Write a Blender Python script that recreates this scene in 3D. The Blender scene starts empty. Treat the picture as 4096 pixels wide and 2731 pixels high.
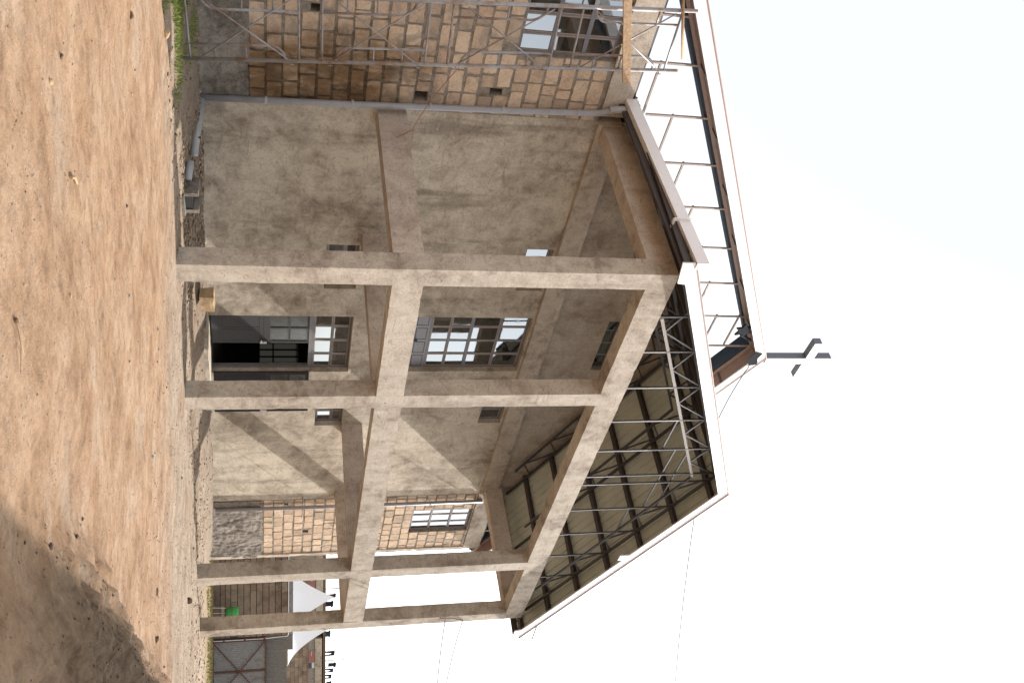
import bpy, bmesh, math, random
from mathutils import Vector, Matrix, noise
random.seed(7)
C = bpy.context.scene
COL = C.collection
R = math.radians

# ------------------------------------------------------------------ camera, sky, sun, exposure
YAW, PITCH, ROLL = 0.8929, 0.2381, 0.0052
CAM = Vector((-10.8486, -10.0844, 1.2465))
fwd = Vector((math.sin(YAW)*math.cos(PITCH), math.cos(YAW)*math.cos(PITCH), math.sin(PITCH)))
rt0 = Vector((math.cos(YAW), -math.sin(YAW), 0))
up0 = rt0.cross(fwd)
rt = math.cos(ROLL)*rt0 + math.sin(ROLL)*up0
upv = -math.sin(ROLL)*rt0 + math.cos(ROLL)*up0
cd = bpy.data.cameras.new('camera')
cam = bpy.data.objects.new('camera', cd); COL.objects.link(cam)
# the photograph lies on its side: its right edge is the sky
m = Matrix((upv, -rt, -fwd)).transposed().to_4x4(); m.translation = CAM
cam.matrix_world = m
cd.sensor_width = 36; cd.lens = 4028.31*36/4096
cd.clip_start = 0.05; cd.clip_end = 2000
C.camera = cam

SUN = Vector((1, -0.22, 0.715)).normalized()
world = bpy.data.worlds.new('World'); C.world = world; world.use_nodes = True
wn = world.node_tree.nodes; wn.clear()
sky = wn.new('ShaderNodeTexSky'); sky.sky_type = 'NISHITA'; sky.sun_disc = False
sky.sun_elevation = math.asin(SUN.z); sky.sun_rotation = math.atan2(SUN.x, SUN.y)
sky.air_density = 1.0; sky.dust_density = 10.0; sky.ozone_density = 1.0; sky.altitude = 1600
bgn = wn.new('ShaderNodeBackground'); bgn.inputs[1].default_value = 0.15
wo = wn.new('ShaderNodeOutputWorld')
hz = wn.new('ShaderNodeHueSaturation'); hz.inputs['Saturation'].default_value = .22; hz.inputs['Value'].default_value = 1.22   # thin bright haze
world.node_tree.links.new(sky.outputs[0], hz.inputs['Color']); ov = wn.new('ShaderNodeMix'); ov.data_type = 'RGBA'; ov.blend_type = 'LIGHTEN'; ov.inputs[0].default_value = 1; ov.inputs[7].default_value = (4.12, 4.32, 4.55, 1)
world.node_tree.links.new(hz.outputs[0], ov.inputs[6]); world.node_tree.links.new(ov.outputs[2], bgn.inputs[0]); world.node_tree.links.new(bgn.outputs[0], wo.inputs[0])
sd = bpy.data.lights.new('sun', 'SUN'); sd.energy = 5.0; sd.angle = R(0.53); sd.color = (1, .945, .89)
sun = bpy.data.objects.new('sun', sd); COL.objects.link(sun)
sun.rotation_euler = SUN.to_track_quat('Z', 'Y').to_euler()
C.view_settings.view_transform = 'Standard'; C.view_settings.look = 'None'
C.view_settings.exposure = 0.66; C.view_settings.gamma = 1.0

# ------------------------------------------------------------------ helpers
OFF = {}
def tag(o, label=None, cat=None, group=None, kind=None):
    if label: o['label'] = label
    if cat: o['category'] = cat
    if group: o['group'] = group
    if kind: o['kind'] = kind
    return o
def empty(name, loc, label, cat, group=None):
    o = bpy.data.objects.new(name, None); COL.objects.link(o); o.location = loc
    o.empty_display_size = .2
    OFF[o.name] = Vector(loc)
    return tag(o, label, cat, group)
class MB:
    def __init__(s): s.v = []; s.f = []
    def add(s, vs, fs):
        n = len(s.v); s.v += [Vector(p) for p in vs]; s.f += [tuple(i+n for i in f) for f in fs]; return s
    def hexa(s, p):      # 8 points: bottom 4 ccw, top 4 ccw
        return s.add(p, [(3,2,1,0),(4,5,6,7),(0,1,5,4),(1,2,6,5),(2,3,7,6),(3,0,4,7)])
    def box(s, a, b):
        x0,y0,z0 = a; x1,y1,z1 = b
        x0,x1=min(x0,x1),max(x0,x1); y0,y1=min(y0,y1),max(y0,y1); z0,z1=min(z0,z1),max(z0,z1)
        return s.hexa([(x0,y0,z0),(x1,y0,z0),(x1,y1,z0),(x0,y1,z0),(x0,y0,z1),(x1,y0,z1),(x1,y1,z1),(x0,y1,z1)])
    def bar(s, a, b, w, h, up=(0,0,1)):   # rectangular bar from a to b, w across, h along up
        a=Vector(a); b=Vector(b); d=(b-a).normalized(); u=Vector(up)
        if abs(d.dot(u))>.98: u=Vector((0,1,0))
        x=d.cross(u).normalized(); u=x.cross(d).normalized()
        x*=w/2; u*=h/2
        return s.hexa([a-x-u,a+x-u,b+x-u,b-x-u,a-x+u,a+x+u,b+x+u,b-x+u])
    def tube(s, pts, r, n=10, r2=None):
        pts=[Vector(p) for p in pts]; base=len(s.v); k=len(pts)
        prev=None
        for i,p in enumerate(pts):
            d=(pts[min(i+1,k-1)]-pts[max(i-1,0)]).normalized()
            if prev is None:
                u=Vector((0,0,1)) if abs(d.z)<.9 else Vector((0,1,0)); x=d.cross(u).normalized()
            else:
                x=(prev-d*prev.dot(d)).normalized()
            prev=x; y=d.cross(x)
            rr=r if r2 is None else r+(r2-r)*i/(k-1)
            for j in range(n):
                a=2*math.pi*j/n; s.v.append(p+x*math.cos(a)*rr+y*math.sin(a)*rr)
        for i in range(k-1):
            for j in range(n):
                s.f.append((base+i*n+j, base+i*n+(j+1)%n, base+(i+1)*n+(j+1)%n, base+(i+1)*n+j))
        s.f.append(tuple(base+j for j in reversed(range(n)))); s.f.append(tuple(base+(k-1)*n+j for j in range(n)))
        return s
    def poly(s, pts, axis, thick):  # extrude a planar polygon along axis vector
        t=Vector(axis)*thick; n=len(pts); p=[Vector(q) for q in pts]
        return s.add(p+[q+t for q in p], [tuple(reversed(range(n))), tuple(range(n,2*n))]+[(i,(i+1)%n,n+(i+1)%n,n+i) for i in range(n)])
    def rough(s, p, cell=.11, amp=.004, seed=0, chips=True):
        """hexahedron with its six faces gridded, welded and made uneven"""
        P=[Vector(q) for q in p]
        def L(a,b): return (a-b).length
        nx=max(1,round(max(L(P[0],P[1]),L(P[4],P[5]))/cell)); ny=max(1,round(max(L(P[1],P[2]),L(P[5],P[6]))/cell)); nz=max(1,round(L(P[0],P[4])/cell))
        def pt(i,j,k):
            a,b,c=i/nx,j/ny,k/nz
            lo=(P[0]*(1-a)+P[1]*a)*(1-b)+(P[3]*(1-a)+P[2]*a)*b
            hi=(P[4]*(1-a)+P[5]*a)*(1-b)+(P[7]*(1-a)+P[6]*a)*b
            q=lo*(1-c)+hi*c
            w=noise.noise_vector(q*2.3+Vector((seed,0,0)))*amp+noise.noise_vector(q*9+Vector((0,seed,0)))*amp*.6
            e=(i in(0,nx))+(j in(0,ny))+(k in(0,nz))
            if chips and e>=2:
                ch=max(0,noise.noise(q*5+Vector((0,0,seed)))-.25)*amp*6
                w+=((P[0]+P[6])/2-q).normalized()*0+ (pt_in(q)*ch)
            return q+w
        cen=[(sum((P[i] for i in range(8)),Vector())/8)]
        def pt_in(q):
            d=cen[0]-q; 
            # pull only across the two short directions
            l=[abs(d.x),abs(d.y),abs(d.z)]; m=l.index(max(l)); d[m]=0
            return d.normalized() if d.length>1e-6 else d
        idx={}
        def vid(i,j,k):
            if (i,j,k) not in idx:
                idx[(i,j,k)]=len(s.v); s.v.append(pt(i,j,k))
            return idx[(i,j,k)]
        for i in range(nx):
            for j in range(ny):
                s.f.append((vid(i,j,0),vid(i,j+1,0),vid(i+1,j+1,0),vid(i+1,j,0)))
                s.f.append((vid(i,j,nz),vid(i+1,j,nz),vid(i+1,j+1,nz),vid(i,j+1,nz)))
        for i in range(nx):
            for k in range(nz):
                s.f.append((vid(i,0,k),vid(i+1,0,k),vid(i+1,0,k+1),vid(i,0,k+1)))
                s.f.append((vid(i,ny,k),vid(i,ny,k+1),vid(i+1,ny,k+1),vid(i+1,ny,k)))
        for j in range(ny):
            for k in range(nz):
                s.f.append((vid(0,j,k),vid(0,j,k+1),vid(0,j+1,k+1),vid(0,j+1,k)))
                s.f.append((vid(nx,j,k),vid(nx,j+1,k),vid(nx,j+1,k+1),vid(nx,j,k+1)))
        return s
    def rbox(s,a,b,**k):
        x0,y0,z0=a; x1,y1,z1=b
        return s.rough([(x0,y0,z0),(x1,y0,z0),(x1,y1,z0),(x0,y1,z0),(x0,y0,z1),(x1,y0,z1),(x1,y1,z1),(x0,y1,z1)],**k)
    def build(s, name, mat, parent=None, bevel=0, smooth=False, loc=None):
        me=bpy.data.meshes.new(name)
        off=OFF[parent.name] if parent else Vector(loc) if loc else Vector()
        me.from_pydata([v-off for v in s.v],[],s.f); me.update()
        me.materials.append(mat)
        o=bpy.data.objects.new(name,me); COL.objects.link(o)
        if parent: o.parent=parent
        elif loc: o.location=loc
        OFF[o.name]=off
        if smooth:
            for p in me.polygons: p.use_smooth=True
        if bevel:
            b=o.modifiers.new('bevel','BEVEL'); b.width=bevel; b.segments=2; b.limit_method='ANGLE'
        return o

# ------------------------------------------------------------------ materials
class NT:
    def __init__(s,name):
        s.m=bpy.data.materials.new(name); s.m.use_nodes=True; s.t=s.m.node_tree; s.n=s.t.nodes; s.n.clear()
        s.out=s.n.new('ShaderNodeOutputMaterial'); s.b=s.n.new('ShaderNodeBsdfPrincipled')
        s.t.links.new(s.b.outputs[0],s.out.inputs[0]); s.tc=s.n.new('ShaderNodeTexCoord')
        s.pos=s.n.new('ShaderNodeNewGeometry')
    def set(s,inp,v):
        if hasattr(v,'is_linked') or isinstance(v,bpy.types.NodeSocket): s.t.links.new(v,inp)
        else: inp.default_value=v
    def coord(s,scale=(1,1,1),rot=(0,0,0)):
        mp=s.n.new('ShaderNodeMapping'); s.t.links.new(s.pos.outputs['Position'],mp.inputs[0])
        mp.inputs['Scale'].default_value=scale; mp.inputs['Rotation'].default_value=rot; return mp.outputs[0]
    def noise(s,scale,detail=6,rough=.6,co=None,dist=0):
        x=s.n.new('ShaderNodeTexNoise'); x.inputs['Scale'].default_value=scale; x.inputs['Detail'].default_value=detail
        x.inputs['Roughness'].default_value=rough; x.inputs['Distortion'].default_value=dist
        s.t.links.new(co or s.pos.outputs['Position'],x.inputs['Vector']); return x.outputs['Fac']
    def n_color(s,scale):
        x=s.n.new('ShaderNodeTexNoise'); x.inputs['Scale'].default_value=scale; x.inputs['Detail'].default_value=4; s.t.links.new(s.pos.outputs['Position'],x.inputs['Vector']); return x.outputs['Color']
    def voro(s,scale,feature='F1',co=None,out='Distance'):
        x=s.n.new('ShaderNodeTexVoronoi'); x.inputs['Scale'].default_value=scale; x.feature=feature
        s.t.links.new(co or s.pos.outputs['Position'],x.inputs['Vector']); return x.outputs[out]
    def ramp(s,f,stops,interp='LINEAR'):
        x=s.n.new('ShaderNodeValToRGB'); x.color_ramp.interpolation=interp; e=x.color_ramp.elements
        while len(e)>1: e.remove(e[-1])
        e[0].position=stops[0][0]; e[0].color=(*stops[0][1],1) if hasattr(stops[0][1],'__len__') else (stops[0][1],)*3+(1,)
        for p,c in stops[1:]:
            q=e.new(p); q.color=(*c,1) if hasattr(c,'__len__') else (c,c,c,1)
        s.set(x.inputs[0],f); return x.outputs[0]
    def mix(s,f,a,b,mode='MIX'):
        x=s.n.new('ShaderNodeMix'); x.data_type='RGBA'; x.blend_type=mode
        s.set(x.inputs[0],f)
        for i,v in ((6,a),(7,b)):
            if isinstance(v,(tuple,list)): v=(*v,1) if len(v)==3 else v
            s.set(x.inputs[i],v)
        return x.outputs[2]
    def math(s,op,a,b=None,c=None):
        x=s.n.new('ShaderNodeMath'); x.operation=op
        for i,v in enumerate((a,b,c)):
            if v is not None: s.set(x.inputs[i],v)
        return x.outputs[0]
    def sep(s):
        x=s.n.new('ShaderNodeSeparateXYZ'); s.t.links.new(s.pos.outputs['Position'],x.inputs[0]); return x.outputs
    def smooth(s,v,a,b):
        x=s.n.new('ShaderNodeMapRange'); x.interpolation_type='SMOOTHSTEP'; s.set(x.inputs[0],v)
        x.inputs[1].default_value=a; x.inputs[2].default_value=b; return x.outputs[0]
    def bump(s,h,strength=.3,dist=.02):
        x=s.n.new('ShaderNodeBump'); x.inputs['Strength'].default_value=strength; x.inputs['Distance'].default_value=dist
        s.set(x.inputs['Height'],h)
        if s.b.inputs['Normal'].is_linked:
            s.t.links.new(s.b.inputs['Normal'].links[0].from_socket,x.inputs['Normal'])
        s.t.links.new(x.outputs[0],s.b.inputs['Normal'])
    def fin(s,col,rough=.9,metal=0,spec=None):
        if isinstance(col,(tuple,list)): col=(*col,1)
        s.set(s.b.inputs['Base Color'],col); s.set(s.b.inputs['Roughness'],rough); s.b.inputs['Metallic'].default_value=metal
        if spec is not None: s.b.inputs['Specular IOR Level'].default_value=spec
        return s.m

def plaster(name, dark, mid, light, sc=1.0, streak=.5, bump=.35):
    t=NT(name)
    a=t.noise(.55*sc,7,.62,dist=.3); b=t.noise(2.6*sc,9,.68,dist=.5)
    f=t.math('ADD',t.math('MULTIPLY',a,.55),t.math('MULTIPLY',b,.45))
    c=t.ramp(f,[(.385,dark),(.475,mid),(.57,light)])
    st=t.noise(1.0,6,.6,co=t.coord((2.4,2.4,.35)))
    c=t.mix(t.math('MULTIPLY',t.smooth(st,.52,.70),streak),c,tuple(x*.62 for x in dark),'MIX')
    fl=t.noise(26,5,.7)
    c=t.mix(.55,c,t.ramp(fl,[(.30,.45),(.48,1.0),(.7,1.18)]),'MULTIPLY')
    tw=t.noise(3.4,6,.7,co=t.coord((.55,.55,2.4),(.0,.35,.0)),dist=1.6)
    c=t.mix(t.math('MULTIPLY',t.smooth(tw,.57,.66),.42),c,tuple(x*.72 for x in dark))
    c=t.mix(t.math('MULTIPLY',t.math('SUBTRACT',1.0,t.smooth(tw,.33,.42)),.35),c,tuple(min(1,x*1.12) for x in light))
    cr=t.voro(.9,'DISTANCE_TO_EDGE',co=t.mix(.12,t.pos.outputs['Position'],t.n_color(2.2)))
    c=t.mix(t.math('MULTIPLY',t.math('SUBTRACT',1.0,t.smooth(cr,.0,.005)),.14),c,tuple(x*.5 for x in dark))
    # scattered dark specks and trowel marks
    sp=t.noise(9,3,.5,co=t.coord((1,1,2.2)),dist=1.2)
    c=t.mix(t.math('MULTIPLY',t.smooth(sp,.66,.74),.6),c,tuple(x*.5 for x in dark))
    t.bump(t.noise(3.2,8,.7),bump,.03); t.bump(fl,bump*.6,.006)
    return t.fin(c,.93,spec=.15)

M={}
M['plaster']=plaster('plaster',(.235,.192,.145),(.40,.343,.272),(.55,.485,.39),1.0,.55)
M['cast']=plaster('smooth_cast_concrete',(.33,.265,.215),(.47,.395,.33),(.55,.475,.405),1.1,.25,.15)
M['gable_plaster']=plaster('gable_plaster',(.25,.20,.15),(.37,.31,.25),(.45,.39,.32),1.0,.4)
M['concrete']=plaster('concrete',(.255,.205,.16),(.42,.355,.288),(.52,.455,.375),1.5,.35,.3)
M['rough_render']=plaster('rough_render',(.10,.085,.07),(.19,.165,.14),(.27,.24,.205),3,.3,1.0)

def leak(t,c):   # dark stain where water ran down the wall beside the drain pipe
    s=t.sep(); w=t.noise(1.6,6,.6); w2=t.noise(5,5,.6,co=t.coord((1.5,1.5,.5)))
    k=t.math('MULTIPLY',t.smooth(t.math('ADD',s[0],t.math('MULTIPLY',t.math('SUBTRACT',w,.5),1.3)),-1.75,-1.05),
             t.math('SUBTRACT',1.0,t.smooth(t.math('ADD',s[2],t.math('MULTIPLY',t.math('SUBTRACT',w,.5),2.5)),2.9,4.3)))
    k=t.math('MULTIPLY',k,t.math('SUBTRACT',1.0,t.smooth(s[0],3,4)))
    k=t.math('MULTIPLY',k,t.ramp(w2,[(.3,.6),(.55,1.0)]))
    return t.mix(k,c,t.mix(1.0,c,(.33,.265,.195),'MULTIPLY'))
t=NT('mortar'); n1=t.noise(7,8,.7); n2=t.noise(40,4,.7)
t.bump(n1,.8,.05); t.bump(n2,.6,.01)
M['mortar']=t.fin(leak(t,t.mix(.6,t.ramp(n1,[(.3,(.15,.125,.10)),(.5,(.28,.238,.192)),(.7,(.37,.32,.265))]),t.ramp(n2,[(.3,.6),(.6,1.1)]),'MULTIPLY')),.95,spec=.1)

def block_mat(name, stain):
    t=NT(name)
    rnd=t.pos.outputs['Random Per Island']
    base=t.ramp(rnd,[(0,(.46,.335,.24)),(.22,(.60,.455,.325)),(.45,(.53,.385,.275)),(.62,(.66,.515,.375)),(.8,(.57,.425,.31)),(.93,(.40,.31,.235)),(1,(.62,.48,.34))])
    n=t.noise(5,8,.65,dist=.4); n2=t.noise(34,5,.7)
    c=t.mix(.7,base,t.ramp(n,[(.28,.62),(.5,1.0),(.72,1.14)]),'MULTIPLY')
    c=t.mix(.5,c,t.ramp(n2,[(.3,.6),(.55,1.08)]),'MULTIPLY')
    pit=t.noise(15,2,.5); c=t.mix(t.math('MULTIPLY',t.smooth(pit,.66,.72),.6),c,(.2,.12,.07))
    # grey cement smears
    sm=t.noise(2.2,6,.7,dist=.8); c=t.mix(t.math('MULTIPLY',t.smooth(sm,.52,.62),.75),c,(.33,.28,.225))
    dk=t.noise(1.1,7,.7,dist=.6); c=t.mix(t.math('MULTIPLY',t.smooth(dk,.55,.68),.45),c,(.20,.16,.11))
    if stain: c=leak(t,c)
    t.bump(n,.5,.03); t.bump(n2,.5,.008)
    return t.fin(c,.95,spec=.1)
M['block_left']=block_mat('stone_block_stained',True)
M['block_right']=block_mat('stone_block',False)

def metal(name,col,rough=.55,met=0,var=.35,rust=None,bump=.1):
    t=NT(name); n=t.noise(6,7,.65); n2=t.noise(30,4,.6)
    c=t.mix(var,col,t.ramp(n,[(.3,.45),(.5,1.0),(.7,1.25)]),'MULTIPLY')
    c=t.mix(var*.6,c,t.ramp(n2,[(.3,.6),(.6,1.1)]),'MULTIPLY')
    if rust: c=t.mix(t.smooth(t.noise(4.5,8,.7),.48,.62),c,rust)
    if bump: t.bump(n2,bump,.004)
    return t.fin(c,rough,met)
M['primer']=metal('primer_brown_steel',(.33,.26,.22),.6,rust=(.30,.19,.14))
M['matte_dark']=metal('matte_dark_steel',(.035,.037,.045),.95); M['matte_dark'].node_tree.nodes['Principled BSDF'].inputs['Specular IOR Level'].default_value=.05
M['dark_steel']=metal('dark_steel',(.055,.05,.052),.5)
M['front_steel']=metal('grey_brown_front_steel',(.055,.05,.05),.38)
M['lit_chord']=metal('sunlit_steel_chord',(.46,.42,.38),.5,var=.2)  # sunlight painted in: paler copy of the front steel for one chord
M['purlin']=metal('dark_brown_purlin',(.05,.038,.035),.55)
M['scaffold']=metal('rusty_scaffold_pipe',(.30,.285,.285),.42,.2,rust=(.24,.165,.12))
M['frame']=metal('grey_window_frame',(.17,.165,.175),.5)
M['frame_putty']=metal('brown_putty',(.36,.27,.21),.8)
M['door']=metal('charcoal_door_paint',(.036,.035,.038),.6,var=.2); M['door'].node_tree.nodes['Principled BSDF'].inputs['Specular IOR Level'].default_value=.25
M['door_line']=metal('door_groove',(.012,.012,.013),.7)
M['panel']=metal('grey_panel',(.20,.20,.215),.45,var=.2)
M['fascia']=metal('white_fascia_sheet',(.80,.79,.79),.45,var=.06,bump=.03)
M['gutter']=metal('pale_gutter_sheet',(.80,.78,.79),.4,var=.10,rust=None)
M['red_trim']=metal('red_brown_trim',(.42,.20,.16),.5)
M['pvc']=metal('grey_pvc',(.33,.33,.35),.4,var=.3)
M['pvc_old']=metal('dusty_grey_pvc',(.36,.355,.36),.5,var=.3)
M['cross']=metal('dark_blue_steel',(.13,.14,.17),.5,var=.15)
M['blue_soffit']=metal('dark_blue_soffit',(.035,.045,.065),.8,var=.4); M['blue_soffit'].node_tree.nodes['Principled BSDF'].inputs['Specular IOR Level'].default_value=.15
M['chord']=metal('red_oxide_chord',(.30,.19,.15),.6)
M['brown_soffit']=metal('brown_channel',(.20,.12,.10),.55,var=.25)
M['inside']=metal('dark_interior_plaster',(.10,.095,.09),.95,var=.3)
t=NT('roof_sheet'); s=t.sep()
n=t.noise(1.4,6,.6)
M['sheet']=t.fin(t.mix(.5,(.48,.495,.42),t.ramp(n,[(.3,.75),(.6,1.08)]),'MULTIPLY'),.55,0)
t=NT('timber'); g=t.noise(3,6,.6,co=t.coord((8,8,8)),dist=1)
t.bump(g,.3,.01)
M['timber']=t.fin(t.ramp(g,[(.3,(.23,.14,.075)),(.5,(.40,.26,.145)),(.7,(.50,.35,.21))]),.8)
t=NT('glass'); n=t.noise(7,5,.6); n2=t.noise(1.7,2,.5)
t.bump(n2,.04,.02)
t.b.inputs['IOR'].default_value=3.4; t.b.inputs['Specular Tint'].default_value=(.88,.95,1,1)
M['glass']=t.fin(t.ramp(n,[(.45,(.010,.013,.016)),(.75,(.03,.035,.04))]),t.ramp(n,[(.4,.015),(.72,.06),(.8,.25)]),0)
t=NT('door_glass'); n=t.noise(9,5,.6); t.b.inputs['IOR'].default_value=1.7
tt=NT('dim_translucent'); tl=tt.n.new('ShaderNodeBsdfTranslucent'); tl.inputs[0].default_value=(.10,.10,.095,1); tt.t.links.new(tl.outputs[0],tt.out.inputs[0]); M['dusty']=tt.m  # dims the sky behind the hall windows
M['door_glass']=t.fin(t.ramp(n,[(.4,(.035,.04,.036)),(.75,(.07,.075,.068))]),.18,0)
t=NT('orange_wire'); M['wire']=t.fin((.35,.13,.06),.6)
t=NT('cable'); M['cable']=t.fin((.06,.06,.065),.6)

# ground
def gmat(name):
    t=NT(name); s=t.sep()
    a=t.noise(.35,6,.6,dist=.4); b=t.noise(1.5,10,.74,dist=.15); c3=t.noise(9,8,.75)
    warm=t.ramp(b,[(.34,(.20,.118,.068)),(.47,(.295,.187,.113)),(.62,(.37,.255,.168))])
    grey=t.ramp(b,[(.34,(.20,.155,.115)),(.48,(.275,.222,.17)),(.64,(.35,.292,.23))])
    # greyer, dustier soil along the building and towards the right
    w=t.math('ADD',t.math('MULTIPLY',t.math('ADD',s[0],t.math('MULTIPLY',s[1],1.1)),.26),t.math('MULTIPLY',t.math('SUBTRACT',a,.5),2.4))
    k=t.smooth(w,-1.3,.35)
    c=t.mix(t.math('MULTIPLY',k,.85),warm,grey)
    pat=t.smooth(t.noise(.8,5,.6,co=t.coord((1.0,1.0,1.0),(0,0,.6))),.53,.66)
    c=t.mix(t.math('MULTIPLY',pat,.35),c,(.38,.32,.25))
    red=t.smooth(t.noise(.55,5,.65),.58,.70); c=t.mix(t.math('MULTIPLY',red,.5),c,(.25,.135,.07))
    c=t.mix(.75,c,t.ramp(c3,[(.32,.55),(.5,1.0),(.68,1.2)]),'MULTIPLY')
    v=t.voro(17,'F1'); c=t.mix(t.math('MULTIPLY',t.math('SUBTRACT',1.0,t.smooth(v,.10,.17)),t.smooth(t.noise(3,3,.5),.5,.62)),c,(.13,.085,.055))
    v2=t.voro(60,'F1'); c=t.mix(t.math('MULTIPLY',t.math('SUBTRACT',1.0,t.smooth(v2,.12,.22)),.30),c,(.46,.39,.31))
    v3=t.voro(95,'F1'); c=t.mix(t.math('MULTIPLY',t.math('MULTIPLY',t.math('SUBTRACT',1.0,t.smooth(v3,.10,.2)),t.smooth(t.noise(2.1,5,.6),.46,.6)),.8),c,(.55,.48,.41))
    v4=t.voro(38,'F1'); c=t.mix(t.math('MULTIPLY',t.math('MULTIPLY',t.math('SUBTRACT',1.0,t.smooth(v4,.09,.15)),t.smooth(t.noise(1.7,5,.6,dist=.5),.5,.6)),.75),c,(.12,.085,.065))
    # darker bare soil along the wall foot
    d=t.math('MULTIPLY',t.smooth(t.math('ADD',s[1],t.math('MULTIPLY',t.math('SUBTRACT',b,.5),1.4)),2.2,3.1),t.math('SUBTRACT',1.0,t.smooth(s[1],4.2,4.6)))
    c=t.mix(t.math('MULTIPLY',d,.55),c,(.17,.14,.11))
    # green tint far away near the boundary wall
    dd=t.math('ADD',t.math('MULTIPLY',s[0],.779),t.math('MULTIPLY',s[1],.627))
    gr=t.smooth(t.math('ADD',dd,t.math('MULTIPLY',t.math('SUBTRACT',b,.5),6)),15.5,19)
    c=t.mix(t.math('MULTIPLY',gr,.6),c,t.ramp(b,[(.4,(.17,.15,.05)),(.55,(.30,.22,.11))]))
    # dark turned-over soil of the heap, darkened further to deepen its shade
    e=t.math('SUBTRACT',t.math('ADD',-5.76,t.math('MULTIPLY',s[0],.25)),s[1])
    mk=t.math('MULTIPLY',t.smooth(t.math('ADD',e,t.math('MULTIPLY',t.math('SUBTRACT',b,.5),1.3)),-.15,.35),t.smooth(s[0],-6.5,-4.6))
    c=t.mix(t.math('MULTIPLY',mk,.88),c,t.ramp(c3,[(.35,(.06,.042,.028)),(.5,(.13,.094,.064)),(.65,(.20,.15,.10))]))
    t.bump(b,.6,.08); t.bump(c3,.8,.03); t.bump(t.noise(45,4,.7),.8,.01)
    return t.fin(c,.97,spec=.08)
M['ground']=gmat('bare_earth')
t=NT('pebble'); rnd=t.pos.outputs['Random Per Island']
M['pebble']=t.fin(t.ramp(rnd,[(0,(.11,.075,.05)),(.2,(.22,.15,.095)),(.55,(.30,.225,.16)),(.85,(.42,.35,.28)),(1,(.19,.115,.07))]),.9,spec=.1)
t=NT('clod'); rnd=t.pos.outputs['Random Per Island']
M['clod']=t.fin(t.ramp(rnd,[(0,(.06,.042,.028)),(.5,(.14,.10,.068)),(1,(.22,.165,.115))]),.95,spec=.05)  # heap soil colour, with the same extra darkening for shade
def stone_mat(name,c0,c1):
    t=NT(name); n=t.noise(8,7,.65); t.bump(n,.6,.03)
    return t.fin(t.ramp(n,[(.3,c0),(.65,c1)]),.92,spec=.1)
M['stone_dark']=stone_mat('brown_stone',(.08,.055,.038),(.19,.13,.085))
M['stone_tan']=stone_mat('tan_stone',(.33,.22,.125),(.48,.35,.21))
M['stone_grey']=stone_mat('grey_stone',(.19,.175,.155),(.34,.31,.275))
t=NT('grass'); rnd=t.pos.outputs['Random Per Island']
M['grass']=t.fin(t.ramp(rnd,[(0,(.07,.12,.022)),(.35,(.13,.19,.035)),(.6,(.22,.26,.06)),(.8,(.36,.32,.12)),(1,(.12,.18,.035))]),.8,spec=.2)

t=NT('dry_grass'); rnd=t.pos.outputs['Random Per Island']
M['dry_grass']=t.fin(t.ramp(rnd,[(0,(.16,.17,.05)),(.4,(.30,.26,.10)),(.75,(.38,.31,.15)),(1,(.13,.18,.045))]),.85,spec=.15)
# ------------------------------------------------------------------ ground
HX,HY=.7787,.6274
def gz(x,y):
    d=(x-CAM.x)*HX+(y-CAM.y)*HY
    z=-.02*min(max(x,-2),15)
    # soil banked against the foot of the wall
    if -6<x<17 and y<6:
        q=min(1,max(0,(y-2.3)/1.0)); q=q*q*(3-2*q)
        e=1 if x<14.5 else max(0,1-(x-14.5)/2.2)
        z+=.17*q*e
    # shallow trench dug in front of the wall on the left
    if -5<x<4.5 and .2<y<3.4:
        e=min(1,(x+5)/1.5,(4.5-x)/1.5)
        z-=.11*e*math.exp(-((y-1.45-.05*x)/.42)**2)
        z+=.05*e*math.exp(-((y-.62-.05*x)/.22)**2)
    # dug channel running past the porch on the right side
    if 3<x<13 and -1.5<y<3.5:
        e=min(1,(x-3)/2,(13-x)/2); yc=2.0-.17*(x-3)+.25*math.sin(x*1.1)
        z-=.10*max(0,e)*math.exp(-((y-yc)/.34)**2)
    if d>26:
        q=min(1,(d-26)/9); z-=.42*q*q*(3-2*q)
    # heap of dug earth at the lower right corner
    ed=-7.33+.25*(x+6.28)+.12*math.sin(x*1.3)-y
    q=min(1,max(0,(ed+.35)/.9)); q*=min(1,max(0,(x+6.6)/1.6))
    h=.22*q*q*(3-2*q)*(1 if y>-14 else 0)
    n=noise.noise(Vector((x*.6,y*.6,3)))*.05+noise.noise(Vector((x*2.1,y*2.1,7)))*.018
    if d<60:
        n+=noise.noise(Vector((x*6,y*6,1)))*.007+noise.noise(Vector((x*15,y*15,5)))*.003
    rough=noise.noise(Vector((x*2.2,y*3.2,11)))*.10+noise.noise(Vector((x*6,y*8,2)))*.07
    if q>0 and y>-14 and d<45:
        qr=min(1,max(0,(ed+.30)/.30))*min(1,max(0,(x+6.2)/1.2))
        rg=abs(noise.noise(Vector((x*2.6-y*1.2,y*4.5,23))))*.13+abs(noise.noise(Vector((x*6,y*9,31))))*.07
        z+=qr*(rg-.02)
    z+=h+rough*.6*min(1,h*7)
    return z+n
def axis_steps(lo,hi,fine,ends):
    xs=[]; x=lo
    while x<hi: xs.append(x); x+=fine
    xs.append(hi); st=fine
    a=hi; b=lo; L=[];H=[]
    while a<ends: st*=1.25; a+=st; H.append(a)
    st=fine
    while b>-ends: st*=1.25; b-=st; L.append(b)
    return L[::-1]+xs+H
XS=axis_steps(-9.5,15,.07,500); YS=axis_steps(-9.2,5,.06,500)
g=MB(); nx=len(XS); ny=len(YS)
g.v=[Vector((x,y,gz(x,y))) for y in YS for x in XS]
g.f=[(j*nx+i,j*nx+i+1,(j+1)*nx+i+1,(j+1)*nx+i) for j in range(ny-1) for i in range(nx-1)]
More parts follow.
